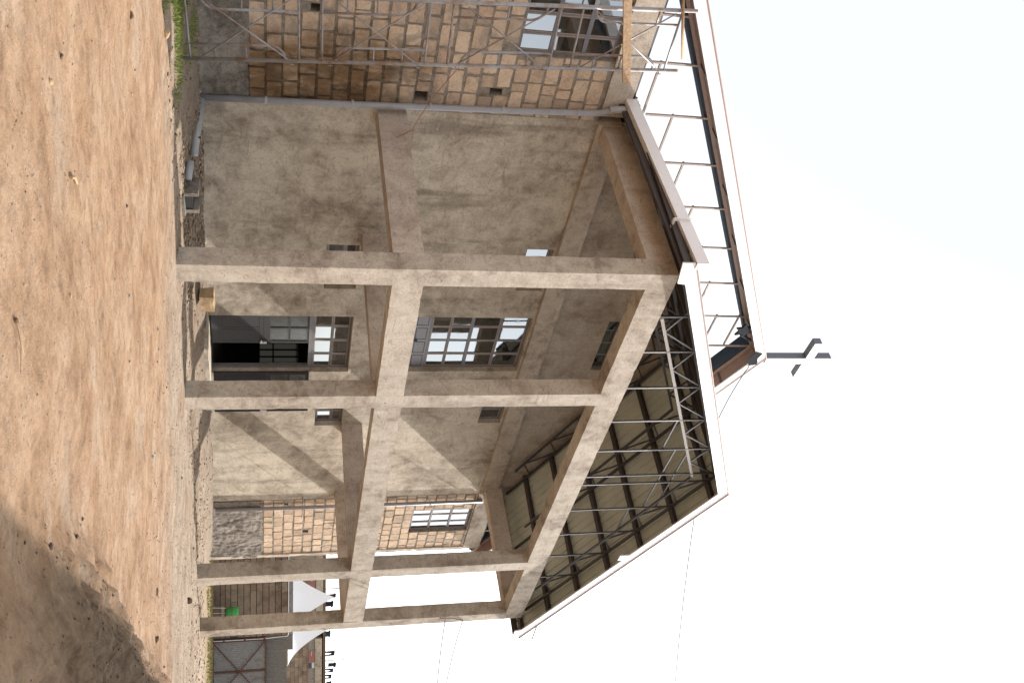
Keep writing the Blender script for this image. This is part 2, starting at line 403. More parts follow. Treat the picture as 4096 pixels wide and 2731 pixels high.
go=g.build('ground',M['ground'],smooth=True); tag(go,kind='structure')

# ------------------------------------------------------------------ the church building
D=3.675; T=.25
XR=16.05; XL=-3.35
X4=[0,3.18,9.757,12.493]; W=.354; DP=.342
M1,M2,T1,T2=3.052,3.521,7.073,7.538
church=empty('church_building',(6.4,D,0),'unfinished church building with tall concrete porch, stone block flanks and open steel gable','church')

def cells_wall(mb,x0,x1,z0,z1,y,thick,holes,cut=.6):
    """front face, reveals of a wall with rectangular holes"""
    xs=sorted(set([x0,x1]+[h[0] for h in holes]+[h[1] for h in holes])); zs=sorted(set([z0,z1]+[h[2] for h in holes]+[h[3] for h in holes]))
    for i in range(len(xs)-1):
        for k in range(len(zs)-1):
            cx=(xs[i]+xs[i+1])/2; cz=(zs[k]+zs[k+1])/2
            if any(h[0]<cx<h[1] and h[2]<cz<h[3] for h in holes): continue
            a,b,c,d=xs[i],xs[i+1],zs[k],zs[k+1]
            mb.add([(a,y,c),(b,y,c),(b,y,d),(a,y,d)],[(0,1,2,3)])
            mb.add([(a,y+thick,c),(b,y+thick,c),(b,y+thick,d),(a,y+thick,d)],[(3,2,1,0)])
    for h in holes:
        a,b,c,d=h; e=y+thick
        mb.add([(a,y,c),(a,e,c),(a,e,d),(a,y,d)],[(0,1,2,3)]); mb.add([(b,y,c),(b,e,c),(b,e,d),(b,y,d)],[(3,2,1,0)])
        mb.add([(a,y,d),(b,y,d),(b,e,d),(a,e,d)],[(3,2,1,0)]); mb.add([(a,y,c),(b,y,c),(b,e,c),(a,e,c)],[(0,1,2,3)])
    return mb
DOOR=(5.44,7.35,-.3,3.0); UPW=(5.43,7.34,3.8,6.9)
SW=[(3.30,4.57,2.34,2.98),(8.21,9.47,2.34,2.98),(3.28,4.53,6.31,6.88),(8.24,9.47,6.31,6.88)]
PXL,PXR=-.02,12.9
w=MB(); cells_wall(w,PXL,PXR,-.6,7.40,D,T,[DOOR,UPW]+SW)
w.build('plastered_wall',M['plaster'],church)
# gable wall above the ring beam, with its long low window
GW=(5.52,7.30,8.68,9.0)
def rz(x): return 10.672-.455*abs(x-6.42)
gb=MB(); xs=[PXL,5.52,6.42,7.30,PXR]
def strip4(a,b,z0a,z0b,z1a,z1b,top=False,bot=False):
    gb.add([(a,D,z0a),(b,D,z0b),(b,D,z1b),(a,D,z1a),(a,D+T,z0a),(b,D+T,z0b),(b,D+T,z1b),(a,D+T,z1a)],[(0,1,2,3),(7,6,5,4)]+([(3,2,6,7)] if top else [])+([(4,5,1,0)] if bot else []))
for a,b in zip(xs[:-1],xs[1:]):
    za,zb=rz(a),rz(b)
    if a>=5.5 and b<=7.31:
        strip4(a,b,7.4,7.4,8.68,8.68,top=True); strip4(a,b,9.0,9.0,za,zb,top=True,bot=True)
    else:
        strip4(a,b,7.4,7.4,za,zb,top=True)
gb.add([(5.52,D,8.68),(5.52,D+T,8.68),(5.52,D+T,9.0),(5.52,D,9.0)],[(0,1,2,3)]); gb.add([(7.3,D,8.68),(7.3,D+T,8.68),(7.3,D+T,9.0),(7.3,D,9.0)],[(3,2,1,0)])
gb.build('gable_wall',M['gable_plaster'],church)
rb=MB(); rb.rbox((-.01,D-.095,6.95),(12.89,D+T-.01,7.4),cell=.2,amp=.006,seed=3)
rb.build('ring_beam',M['concrete'],church)

# stone block flanks
def flank(x0,x1,z0,z1,holes,mat,seed,lens):
    rnd=random.Random(seed); mo=MB(); bl=MB()
    cells_wall(mo,x0,x1,-.6,z1,D,T,holes)
    mortar=mo.build('mortar_wall',M['mortar'],church)
    z=z0; row=0
    while z<z1-.08:
        h=min(.27+rnd.uniform(-.012,.012),z1-z); x=x0-rnd.uniform(0,.35)
        while x<x1:
            L=rnd.uniform(*lens)
            if rnd.random()<.12: L*=.55
            a,b,c,d=max(x,x0)+rnd.uniform(.010,.026),min(x+L,x1)-rnd.uniform(.010,.026),z+rnd.uniform(.012,.028),z+h-rnd.uniform(.012,.028)
            x+=L
            if b-a<.05: continue
            drop=False
            for hole in holes:
                if hole[0]-.005<b and hole[1]+.005>a and hole[2]-.005<d and hole[3]+.005>c:
                    opts=[]
                    if a<hole[0]-.08: opts.append((hole[0]-.012-a,'b'))
                    if b>hole[1]+.08: opts.append((b-hole[1]-.012,'a'))
                    if c<hole[2]-.08: opts.append((hole[2]-.01-c,'d'))
                    if d>hole[3]+.08: opts.append((d-hole[3]-.01,'c'))
                    if not opts: drop=True; break
                    e=max(opts)[1]
                    if e=='b': b=hole[0]-.012
                    elif e=='a': a=hole[1]+.012
                    elif e=='d': d=hole[2]-.01
                    else: c=hole[3]+.01
            if drop: continue
            pr=rnd.uniform(.003,.014); n=6
            ring=[]
            # uneven outline with knocked-off corners
            nxs=max(2,round((b-a)/.09)); nzs=max(2,round((d-c)/.09))
            out=[]
            for i in range(nxs): out.append((a+(b-a)*i/nxs,c))
            for i in range(nzs): out.append((b,c+(d-c)*i/nzs))
            for i in range(nxs): out.append((b-(b-a)*i/nxs,d))
            for i in range(nzs): out.append((a,d-(d-c)*i/nzs))
            mx,mz=(a+b)/2,(c+d)/2
            pts=[]
            for (px,pz) in out:
                ex=abs(px-mx)/((b-a)/2); ez=abs(pz-mz)/((d-c)/2)
                k=.975 if (ex>.99 and ez>.99) else 1.0
                pts.append((mx+(px-mx)*k+rnd.uniform(-.007,.007),mz+(pz-mz)*k+rnd.uniform(-.007,.007)))
            m_=len(pts); tl=rnd.uniform(-.012,.012)
            v=[(px,D-pr*.2+.004,pz) for px,pz in pts]+[(mx+(px-mx)*.975,D-pr-tl*(px-mx),mz+(pz-mz)*.965) for px,pz in pts]
            f=[tuple(range(m_,2*m_))]+[(i,(i+1)%m_,m_+(i+1)%m_,m_+i) for i in range(m_)]
            bl.add(v,f)
        z+=h; row+=1
    bl.build('stone_blocks',mat,mortar)
    return mortar
LW=(-2.42,-1.28,5.20,6.92); RW=(13.75,14.97,5.19,6.88)
flank(XL,PXL-.002,.92,6.93,[LW,(-.42,-.24,3.62,3.84),(-.58,-.44,4.88,5.10),(-1.92,-1.78,1.86,2.0)],M['block_left'],5,(.30,.52))
flank(PXR+.002,XR,1.15,6.93,[RW,(14.6,14.75,2.22,2.36),(13.1,13.2,1.7,1.8)],M['block_right'],9,(.28,.46))
# rough cast plinths
pl=MB(); pl.rbox((XL,D-.035,-.6),(-.14,D+.02,.93),cell=.04,amp=.03,seed=4)
pl.build('plinth',M['rough_render'],church)
pl=MB(); pl.rbox((PXR+.02,D-.03,-.6),(XR-.02,D+.02,1.12),cell=.045,amp=.03,seed=8)
pl.build('plinth',M['rough_render'],church)
# concrete ring beams of the flanks and the corner render strip
for a,b in ((XL,-.15),(12.56,XR+.02)):
    q=MB(); q.rbox((a,D-.03,6.93),(b,D+T-.02,7.43),cell=.15,amp=.009,seed=a)
    q.build('ring_beam',M['concrete'],church)
q=MB(); q.rbox((XR-.12,D-.035,-.4),(XR+.03,D+T,6.925),cell=.12,amp=.012,seed=2); q.build('corner_render',M['concrete'],church)
# side and rear walls, roof slab, floor: the hall itself
sw=MB()
def yz_wall(mb,x,thick,y0,y1,z0,z1,holes):
    tmp=MB(); cells_wall(tmp,y0,y1,z0,z1,0,thick,holes)
    mb.v+=[Vector((x+v.y,v.x,v.z)) for v in tmp.v] if False else []
    n=len(mb.v); mb.v+=[Vector((x+v.y,v.x,v.z)) for v in tmp.v]; mb.f+=[tuple(i+n for i in f) for f in tmp.f]
yz_wall(sw,XR-.25,.24,D+T+.003,24,-.6,7.40,[(8.0,9.6,1.0,2.2),(10.45,11.9,1.0,2.25),(14,16,1,2.2)])
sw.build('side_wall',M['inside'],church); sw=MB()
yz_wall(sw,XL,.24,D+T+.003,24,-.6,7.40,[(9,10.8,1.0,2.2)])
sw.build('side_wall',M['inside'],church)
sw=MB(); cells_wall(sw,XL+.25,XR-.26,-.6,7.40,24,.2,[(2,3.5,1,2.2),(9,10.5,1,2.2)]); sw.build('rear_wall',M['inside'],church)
fl=MB(); fl.box((XL+.25,D+.27,.0),(XR-.26,23.99,.06)); fl.build('hall_floor',M['rough_render'],church)
ro=MB(); ro.box((XL-.03,D+.05,7.435),(XR+.06,24.3,7.50)); ro.build('eaves_sheet',M['dark_steel'],church)
for (y0,y1) in ((10.45,11.9),(8.0,9.6)):
    b=MB()
    for i in range(1,5): b.box((XR-.2,y0+(y1-y0)*i/5-.018,1.0),(XR-.15,y0+(y1-y0)*i/5+.018,2.25))
    b.box((XR-.2,y0,1.40),(XR-.15,y1,1.45)); b.build('window_bars',M['dark_steel'],church); b=MB(); b.box((XR-.14,y0,1.0),(XR-.135,y1,2.25)); b.build('dimming_pane',M['dusty'],church)  # translucent pane added to dim the bright sky behind the bars

# porch columns
ground_at=[-.35,-.35,-.5,-.6]
for i,x in enumerate(X4):
    c=MB(); c.rough([(x,0,ground_at[i]),(x+W,0,ground_at[i]),(x+W,DP,ground_at[i]),(x,DP,ground_at[i]),(x,0,T1+.02),(x+W,0,T1+.02),(x+W,DP,T1+.02),(x,DP,T1+.02)],cell=.09,amp=.0045,seed=i*3.1)
    c.build('porch_column',M['concrete'],church)
# front beams: one per bay at mid height, one continuous at the top
for i in range(3):
    b=MB(); b.rbox((X4[i]+W-.006,.003,M1),(X4[i+1]+.006,DP-.004,M2),cell=.1,amp=.0045,seed=i+20)
    b.build('porch_beam',M['concrete'],church)
b=MB(); b.rbox((.003,.004,T1),(X4[3]+W-.003,DP-.004,T2),cell=.1,amp=.0045,seed=31); b.build('porch_beam',M['concrete'],church)
# beams back to the wall
wallx=[(0,.354),(2.97,3.32),(9.43,9.79),(12.53,12.88)]
for i in range(4):
    a0,a1=X4[i]+.003,X4[i]+W-.003; w0,w1=wallx[i]
    z0,z1=(M1,M2) if i in(0,) else (M1-.035,M2-.05)
    if i==1 or i==2: a0+=.02;a1-=.02
    b=MB(); b.rough([(a0,DP-.006,z0),(a1,DP-.006,z0),(w1,D+.006,z0-.02),(w0,D+.006,z0-.02),(a0,DP-.006,z1),(a1,DP-.006,z1),(w1,D+.006,z1),(w0,D+.006,z1)],cell=.12,amp=.0045,seed=40+i)
    b.build('porch_beam',M['cast'],church)
for i in (0,3):
    a0,a1=X4[i]+.003,X4[i]+W-.003; w0,w1=wallx[i]
    b=MB(); b.rough([(a0,DP-.006,T1),(a1,DP-.006,T1),(w1,D-.06,T1-.05),(w0,D-.06,T1-.05),(a0,DP-.006,T2-.003),(a1,DP-.006,T2-.003),(w1,D-.06,T2-.06),(w0,D-.06,T2-.06)],cell=.12,amp=.0045,seed=50+i)
    b.build('porch_beam',M['cast'],church)
rb_=MB(); rb_.tube([(12.80,D+.01,2.17),(12.78,D-.3,2.16),(12.79,D-.64,2.13)],.010,7); rb_.build('shadow_rod',M['primer'],church,smooth=True)  # thin rod added to cast the slanting shadow line on the wall
# short pipe stub stuck in the beam end
p=MB(); p.tube([(3.12,D-.30,3.62),(3.12,D-.02,3.62)],.055); p.build('pipe_stub',M['pvc_old'],church,smooth=True)

# porch roof: two ribbed sheets, purlins, lattice rafters, rods, white verge boards
XC=6.42; SL=.455
def rs(x): return 10.68-SL*abs(x-XC)
roof=bpy.data.objects.new('porch_roof',None); COL.objects.link(roof); roof.parent=church; OFF['porch_roof']=OFF[church.name]
for sgn in (-1,1):
    x0=XC; x1=XC+sgn*(XC+.56 if sgn<0 else 13.42-XC)
    s=MB(); prof=[]; y=-.256
    while y<D+.2:
        for dy,dz in ((0,0),(.15,0),(.165,.028),(.19,.028),(.205,0)): prof.append((y+dy,dz))
        y+=.21
    prof=[q for q in prof if q[0]<=D+.28]
    n=len(prof)
    for xx in (x0,x1):
        s.v+=[Vector((xx,py,rs(xx)+pz)) for py,pz in prof]
    for xx in (x0,x1):
        s.v+=[Vector((xx,py,rs(xx)+pz+.008)) for py,pz in prof]
    s.f+=[(i,i+1,n+i+1,n+i) for i in range(n-1)]+[(2*n+i,3*n+i,3*n+i+1,2*n+i+1) for i in range(n-1)]
    s.build('roof_sheet',M['sheet'],roof)
    # purlins at equal spacing
    for k in range(7):
        px=XC+sgn*(.30+1.065*k)
        if abs(px-XC)>6.9: continue
        q=MB(); z=rs(px)-.012
        q.bar((px,-.21,z-.055),(px,D-.005,z-.055),.10,.11,up=(sgn*SL,0,1)); q.build('purlin',M['purlin'],roof)
    e=MB(); px=x1-sgn*.06; e.bar((px,-.2,rs(px)-.06),(px,D-.01,rs(px)-.06 if sgn>0 else rs(px)-.06),.04,.16); e.build('eaves_board',M['purlin'],roof)
def fz(x): return 7.57+SL*1.0*(x) if x<XC else 7.57+SL*XC-SL*(x-XC)
# verge boards
f=MB(); y0=-.285
f.poly([(-.10,y0,fz(-.10)),(XC,y0,fz(XC)),(XC,y0,fz(XC)+.235),(-.57,y0,fz(-.57)+.235),(-.57,y0,7.33),(-.12,y0,7.39)],(0,1,0),.03)
f.build('verge_board',M['fascia'],roof)
f=MB(); f.poly([(XC+.002,y0,fz(XC)),(12.95,y0,fz(12.95)),(13.0,y0,7.36),(13.42,y0,7.36),(13.42,y0,fz(13.42)+.235),(XC+.002,y0,fz(XC)+.235)],(0,1,0),.03)
f.build('verge_board',M['fascia'],roof)
f=MB(); f.bar((-.58,y0+.012,fz(-.58)+.243),(XC,y0+.012,fz(XC)+.243),.07,.012,up=(-SL,0,1)); f.bar((XC,y0+.012,fz(XC)+.243),(13.43,y0+.012,fz(13.43)+.243),.07,.012,up=(SL,0,1))
f.build('verge_trim',M['red_trim'],roof)
f=MB(); f.bar((9.1,-.31,9.03),(9.1,-.31,9.25),.22,.03,up=(0,1,0)); f.build('bracket',M['gutter'],roof)
# pale box gutter along the left eave, falling towards the drain pipe
gu=MB(); ga=Vector((-.60,-.29,7.55)); gb_=Vector((-.56,D-.02,7.31))
gu.hexa([ga,ga+Vector((.03,0,0)),gb_+Vector((.03,0,0)),gb_,ga+Vector((0,0,.20)),ga+Vector((.03,0,.20)),gb_+Vector((.03,0,.20)),gb_+Vector((0,0,.20))])
gu.hexa([ga+Vector((.032,0,0)),ga+Vector((.14,0,0)),gb_+Vector((.14,0,0)),gb_+Vector((.032,0,0)),ga+Vector((.032,0,.02)),ga+Vector((.14,0,.02)),gb_+Vector((.14,0,.02)),gb_+Vector((.032,0,.02))])
gu.box((-.60,-.305,7.55),(-.46,-.292,7.75))
gut=gu.build('gutter',M['gutter'],roof)
gu=MB(); gu.hexa([(-.45,-.2,7.36),(-.40,-.2,7.36),(-.40,D-.02,7.22),(-.45,D-.02,7.22),(-.45,-.2,7.6),(-.40,-.2,7.6),(-.40,D-.02,7.5),(-.45,D-.02,7.5)]); gu.build('eaves_board',M['purlin'],roof)
gu=MB(); gu.bar((-.615,.62,7.40),(-.615,.62,7.70),.05,.02,up=(0,1,0)); gu.bar((-.62,.62,7.41),(-.40,.62,7.41),.05,.03); gu.build('gutter_bracket',M['gutter'],roof)
def lattice(y,mat,web=True):
    o=MB()
    ca=lambda x: 10.545-SL*abs(x-XC)
    cb=lambda x: 10.02-.452*abs(x-XC)
    for sgn in(-1,1):
        xe=XC+sgn*6.35; xb=XC+sgn*5.18
        o.bar((XC,y,ca(XC)),(xe,y,ca(xe)),.05,.06,up=(sgn*SL,0,1)); 
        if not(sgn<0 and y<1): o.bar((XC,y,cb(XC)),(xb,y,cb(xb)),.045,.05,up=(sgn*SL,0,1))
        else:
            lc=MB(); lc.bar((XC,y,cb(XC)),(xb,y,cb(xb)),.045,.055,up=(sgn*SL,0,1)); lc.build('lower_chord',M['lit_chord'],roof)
        if web:
            x=.05; k=0
            while x<5.0:
                a=XC+sgn*x; b=XC+sgn*(x+.53); c=XC+sgn*(x+1.06)
                o.bar((a,y+.002,ca(a)),(b,y+.002,cb(b)),.03,.03); o.bar((b,y-.002,cb(b)),(c,y-.002,ca(c)),.03,.03)
                x+=1.06
    return o
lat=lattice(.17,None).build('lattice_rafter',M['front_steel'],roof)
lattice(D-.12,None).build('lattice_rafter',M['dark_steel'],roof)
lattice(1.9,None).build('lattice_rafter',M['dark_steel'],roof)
ca=lambda x: 10.545-SL*abs(x-XC)
for x in (1.2,2.15,3.21,4.29,5.33,6.30,6.62,7.68,8.76,9.80,10.87):
    q=MB(); q.bar((x,.16,T2-.01),(x-.02,.16,ca(x)-.03),.032,.032); q.build('porch_rod',M['front_steel'],roof)
for a,b,z in ((4.29,5.33,9.0),(5.33,7.68,9.3),(5.33,7.68,9.6),(7.70,8.74,8.985)):
    q=MB(); q.bar((a,.19,z),(b,.19,z),.025,.03); q.build('porch_rail',M['front_steel'],roof)

# open steel gable of the main roof above the wall
gable=bpy.data.objects.new('steel_gable',None); COL.objects.link(gable); gable.parent=church; OFF['steel_gable']=OFF[church.name]
GX=6.4; GS=.525
def gc(x): return 12.50-GS*abs(x-GX)
rods=[-2.24,-1.32,-.22,.87,1.98,3.1,4.19,5.3,6.37,7.46,8.55,9.65,10.75,11.85,12.95,14.05,15.1]
for x in rods:
    zr=rz(x)+.14 if -.3<x<13.1 else 7.44
    q=MB(); q.bar((x,D+.02,zr),(x+.01,D+.02,gc(x)),.036,.036); q.build('gable_rod',M['primer'],gable)
for i in range(1,len(rods)-1):
    a=rods[i]; b=rods[i+1] if a<6.3 else rods[i-1]
    z=gc(a)-.70
    if z<7.6: continue
    q=MB(); q.bar((a,D+.06,z),(b,D+.06,z),.04,.035); q.build('gable_rail',M['primer'],gable)
for sgn in (-1,1):
    xe=GX+sgn*9.95
    q=MB(); q.bar((GX,D+.02,gc(GX)),(xe,D+.02,gc(xe)),.05,.08,up=(sgn*GS,0,1)); q.build('gable_chord',M['chord'],gable)
    q=MB(); q.bar((GX+sgn*.02,D-.16,gc(GX)+.04),(xe,D-.16,gc(xe)+.04),.29,.03,up=(sgn*GS,0,1)); q.build('front_soffit',M['brown_soffit'],gable)
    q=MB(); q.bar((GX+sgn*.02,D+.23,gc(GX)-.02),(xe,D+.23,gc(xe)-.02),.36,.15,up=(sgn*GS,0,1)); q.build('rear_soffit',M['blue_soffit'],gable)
    q=MB(); 
    for k in range(7):
        px=GX+sgn*(1.0+1.35*k); q.bar((px,D-.30,gc(px)+.015),(px,D+.40,gc(px)+.015),.05,.02,up=(sgn*GS,0,1))
    q.build('soffit_strap',M['dark_steel'],gable)
    q=MB(); y0=D-.345
    pts=[(GX,y0,gc(GX)+.03),(xe,y0,gc(xe)+.03),(xe,y0,gc(xe)+.26),(GX,y0,gc(GX)+.26)]
    q.poly(pts if sgn>0 else pts[::-1],(0,1,0),.035); q.build('verge_board',M['fascia'],gable)
    q=MB(); q.bar((GX,D-.335,gc(GX)+.272),(xe,D-.335,gc(xe)+.272),.06,.014,up=(sgn*GS,0,1)); q.build('verge_trim',M['red_trim'],gable)
    q=MB(); q.bar((GX,D+.05,gc(GX)+.29),(xe,D+.05,gc(xe)+.29),.76,.012,up=(sgn*GS,0,1)); q.build('roof_strip',M['sheet'],gable)
# ridge plates
q=MB(); q.poly([(6.15,D-.355,12.42),(6.40,D-.355,12.30),(6.68,D-.355,12.42),(6.62,D-.355,12.62),(6.4,D-.355,12.55),(6.22,D-.355,12.60)],(0,1,0),.01); q.build('ridge_plate',M['matte_dark'],gable)
# cross on the ridge
q=MB(); cy0,cy1=D-.33,D-.15
q.box((6.42,cy0,12.72),(6.60,cy1,14.52)); 
q.box((5.86,cy0+.002,13.82),(6.418,cy1-.002,14.02)); q.box((6.602,cy0+.002,13.82),(7.18,cy1-.002,14.02))
q.build('cross',M['cross'],gable,bevel=.006)
q=MB(); q.box((6.415,cy0-.02,12.80),(6.605,cy0-.001,14.525)); q.box((5.855,cy0-.019,13.815),(6.414,cy0-.001,14.025)); q.box((6.606,cy0-.019,13.815),(7.185,cy0-.001,14.025)); q.build('cross_front',M['fascia'],gable)
q=MB(); q.tube([(6.51,D-.2,14.52),(6.51,D-.2,14.78)],.008,6); q.build('lightning_spike',M['primer'],gable)
# star shaped ornament under the ridge
q=MB(); cx_,cz_=5.50,11.88; pts=[]
for k in range(12):
    a=R(30*k+10); r_=.24 if k%2==0 else .13
    pts.append((cx_+math.cos(a)*r_,D-.26,cz_+math.sin(a)*r_))
q.poly(pts,(0,1,0),.05); q.bar((5.50,D-.235,11.95),(5.50,D-.235,12.1),.10,.04); q.bar((5.66,D-.235,11.85),(5.9,D-.2,12.22),.06,.04)
q.build('star_ornament',M['matte_dark'],gable)

# drain pipes
q=MB(); q.tube([(-.10,D-.10,.10),(-.14,D-.10,2.5),(-.22,D-.10,5.5),(-.26,D-.10,6.72),(-.29,D-.12,6.86),(-.36,D-.16,7.0),(-.41,D-.17,7.12),(-.43,D-.17,7.33)],.056,14)
dp=q.build('drainpipe',M['pvc'],church,smooth=True)
q=MB()
for z in (1.2,2.6,3.9,5.15,6.5): 
    x=-.10-.16*z/6.7-.0; q=MB(); q.tube([(x,D-.10,z-.02),(x,D-.10,z+.02)],.064,14); q.build('pipe_clip',M['pvc_old'],dp)
q=MB(); q.tube([(-.405,D-.165,7.02),(-.43,D-.17,7.28)],.068,14); q.build('pipe_socket',M['pvc_old'],dp)
q=MB(); q.tube([(13.21,D-.08,-.05),(13.22,D-.08,3.3),(13.19,D-.08,7.05)],.05,12); dp=q.build('drainpipe',M['pvc'],church,smooth=True)
q=MB()
for z in (1.1,2.5,4.2,5.6): q=MB(); q.tube([(13.22,D-.08,z-.02),(13.22,D-.08,z+.02)],.058,12); q.build('pipe_clip',M['pvc_old'],dp)

# windows
def window(name,x0,x1,z0,z1,xs,zs,y,parent,thickx=(),thickz=(),bar=.032,frame=.05,glassm='glass',putty=True):
    f=MB(); e=.05
    f.box((x0,y,z0),(x0+frame,y+e,z1)); f.box((x1-frame,y,z0),(x1,y+e,z1))
    f.box((x0+frame,y+.001,z0),(x1-frame,y+e-.001,z0+frame)); f.box((x0+frame,y+.001,z1-frame),(x1-frame,y+e-.001,z1))
    for x in xs:
        b=.055 if x in thickx else bar
        f.box((x-b/2,y+.006,z0+frame),(x+b/2,y+.036,z1-frame))
    for z in zs:
        b=.075 if z in thickz else bar
        f.box((x0+frame,y+.003,z-b/2),(x1-frame,y+.039,z+b/2))
    fo=f.build(name,M['frame'],parent)
    X=[x0]+list(xs)+[x1]; Z=[z0]+list(zs)+[z1]; pu=MB()
    for i in range(len(X)-1):
        for k in range(len(Z)-1):
            g=MB(); a,b,c,d=X[i]+.02,X[i+1]-.02,Z[k]+.02,Z[k+1]-.02
            ty=random.uniform(-.004,.004); tz=random.uniform(-.004,.004)
            g.add([(a,y+.022-ty,c),(b,y+.022+ty,c),(b,y+.022+ty+tz,d),(a,y+.022-ty+tz,d),(a,y+.027-ty,c),(b,y+.027+ty,c),(b,y+.027+ty+tz,d),(a,y+.027-ty+tz,d)],
                  [(0,1,2,3),(7,6,5,4),(0,4,5,1),(1,5,6,2),(2,6,7,3),(3,7,4,0)])
            g.build('pane',M[glassm],fo)
            if putty:
                bb=.014; a2,b2,c2,d2=X[i]+.02,X[i+1]-.02,Z[k]+.02,Z[k+1]-.02
                if i==0:a2=x0+frame
                if i==len(X)-2:b2=x1-frame
                if k==0:c2=z0+frame
                if k==len(Z)-2:d2=z1-frame
                pu.box((a2,y+.009,c2),(a2+bb,y+.020,d2)); pu.box((b2-bb,y+.009,c2),(b2,y+.020,d2))
                pu.box((a2+bb,y+.009,c2),(b2-bb,y+.020,c2+bb)); pu.box((a2+bb,y+.009,d2-bb),(b2-bb,y+.020,d2))
    if putty: pu.build('putty',M['frame_putty'],fo)
    return fo
WY=D+.13
xs=[5.43+1.91*i/4 for i in (1,2,3)]
window('upper_window',5.43,7.34,4.69,6.9,xs,[5.15,5.62,6.25],WY,church,thickx=(xs[1],),thickz=(5.62,))
q=MB(); q.box((5.43,WY,3.8),(7.34,WY+.05,4.688)); pan=q.build('balcony_door',M['panel'],church)
q=MB()
for i in range(4):
    a=5.43+1.91*i/4+.05; b=a+.375
    for (c,d) in ((3.86,4.30),(4.40,4.64)):
        for (p0,p1) in (((a,c),(b,c)),((b,c),(b,d)),((b,d),(a,d)),((a,d),(a,c))):
            q.box((min(p0[0],p1[0])-.006,WY-.003,min(p0[1],p1[1])-.006),(max(p0[0],p1[0])+.006,WY+.004,max(p0[1],p1[1])+.006))
q.build('panel_groove',M['door_line'],pan)
q=MB(); q.box((6.36,WY-.04,4.3),(6.40,WY,4.46)); q.build('handle',M['dark_steel'],pan)
window('transom_window',5.44,7.35,2.18,3.0,[5.44+1.91*i/4 for i in (1,2,3)],[2.60],WY,church)
for (a,b,c,d) in SW:
    window('small_window',a,b,c,d,[a+(b-a)/3,a+2*(b-a)/3],[(c+d)/2+.06] if c<4 else [],WY,church,bar=.03)
window('gable_window',*GW,[GW[0]+.445*i for i in (1,2,3)],[],D+.10,church,putty=False,bar=.02,frame=.025)
window('flank_window',*LW,[-2.03,-1.655],[5.78,6.35],WY-.05,church,thickz=(5.78,6.35))
window('flank_window',*RW,[14.16,14.56],[5.76,6.32],WY-.05,church)
# door frame and leaves
q=MB(); q.box((5.44,WY-.01,-.1),(5.50,WY+.06,2.177)); q.box((7.29,WY-.01,-.1),(7.35,WY+.06,2.177)); q.box((5.5,WY-.008,2.11),(7.29,WY+.058,2.177)); q.build('door_frame',M['frame'],church)
def leaf(hinge,ang,mirror,bars,w=.985):
    """door leaf 0.98 wide; built flat then turned about its hinge"""
    mat=Matrix.Translation(Vector(hinge))@Matrix.Rotation(R(ang),4,'Z')
    s=-1 if mirror else 1
    def tr(mb):
        mb.v=[mat@Vector((v.x*s,v.y,v.z)) for v in mb.v]; 
        if mirror: mb.f=[tuple(reversed(f)) for f in mb.f]
        return mb
    h=2.03
    q=MB(); q.box((0,0,.0),(w,.04,1.14)); q.box((0,0,1.141),(.07,.04,h)); q.box((w-.07,0,1.141),(w,.04,h)); q.box((.07,.001,h-.07),(w-.07,.039,h)); q.box((.07,.001,1.141),(w-.07,.039,1.19))
    q.box((.49-.022,.002,1.19),(.49+.022,.038,h-.07)); q.box((.07,.003,1.57),(.468,.037,1.61)); q.box((.512,.003,1.57),(w-.07,.037,1.61))
    d=tr(q).build('door_leaf',M['door'],church)
    q=MB()
    for (a,b,c,e) in ((.08,.46,.22,.98),(.53,w-.075,.22,.98)):
        for yy in (-.003,.041):
            q.box((a,yy,c),(a+.01,yy+.003,e)); q.box((b-.01,yy,c),(b,yy+.003,e)); q.box((a,yy,c),(b,yy+.003,c+.01)); q.box((a,yy,e-.01),(b,yy+.003,e))
    for yy in (-.003,.041): q.box((.02,yy,.14),(w-.02,yy+.003,.15)); q.box((.02,yy,1.06),(w-.02,yy+.003,1.07))
    tr(q).build('panel_groove',M['door_line'],d)
    for a,b in ((.07,.468),(.512,w-.07)):
        for c,e in ((1.19,1.57),(1.61,h-.07)):
            q=MB(); q.box((a,.017,c),(b,.022,e)); tr(q).build('door_pane',M['door_glass'] if not bars else M['glass'],d)
    if bars:
        q=MB()
        for k in range(1,8): q.box((.07+.845*k/8-.006,.026,1.2),(.07+.845*k/8+.006,.036,h-.07))
        tr(q).build('grille',M['dark_steel'],d)
        q=MB(); q.box((.02,.041,.03),(w-.02,.046,.20)); tr(q).build('kick_plate',M['panel'],d)
    q=MB(); q.box((w-.06,-.045,.98),(w-.035,-.005,1.12)); q.box((w-.14,-.05,1.0),(w-.035,-.04,1.02)); tr(q).build('handle',M['gutter'],d)
    return d
leaf((5.505,WY-.005,.11),0,False,False)
leaf((7.33,D-.02,.11),-20,False,True,1.05)
# door step and threshold
q=MB(); q.rbox((5.1,3.05,-.3),(7.9,D+.25,.075),cell=.12,amp=.012,seed=5); q.build('door_step',M['stone_tan_step'] if 'stone_tan_step' in M else M['plaster'],church)

exec_after=[]
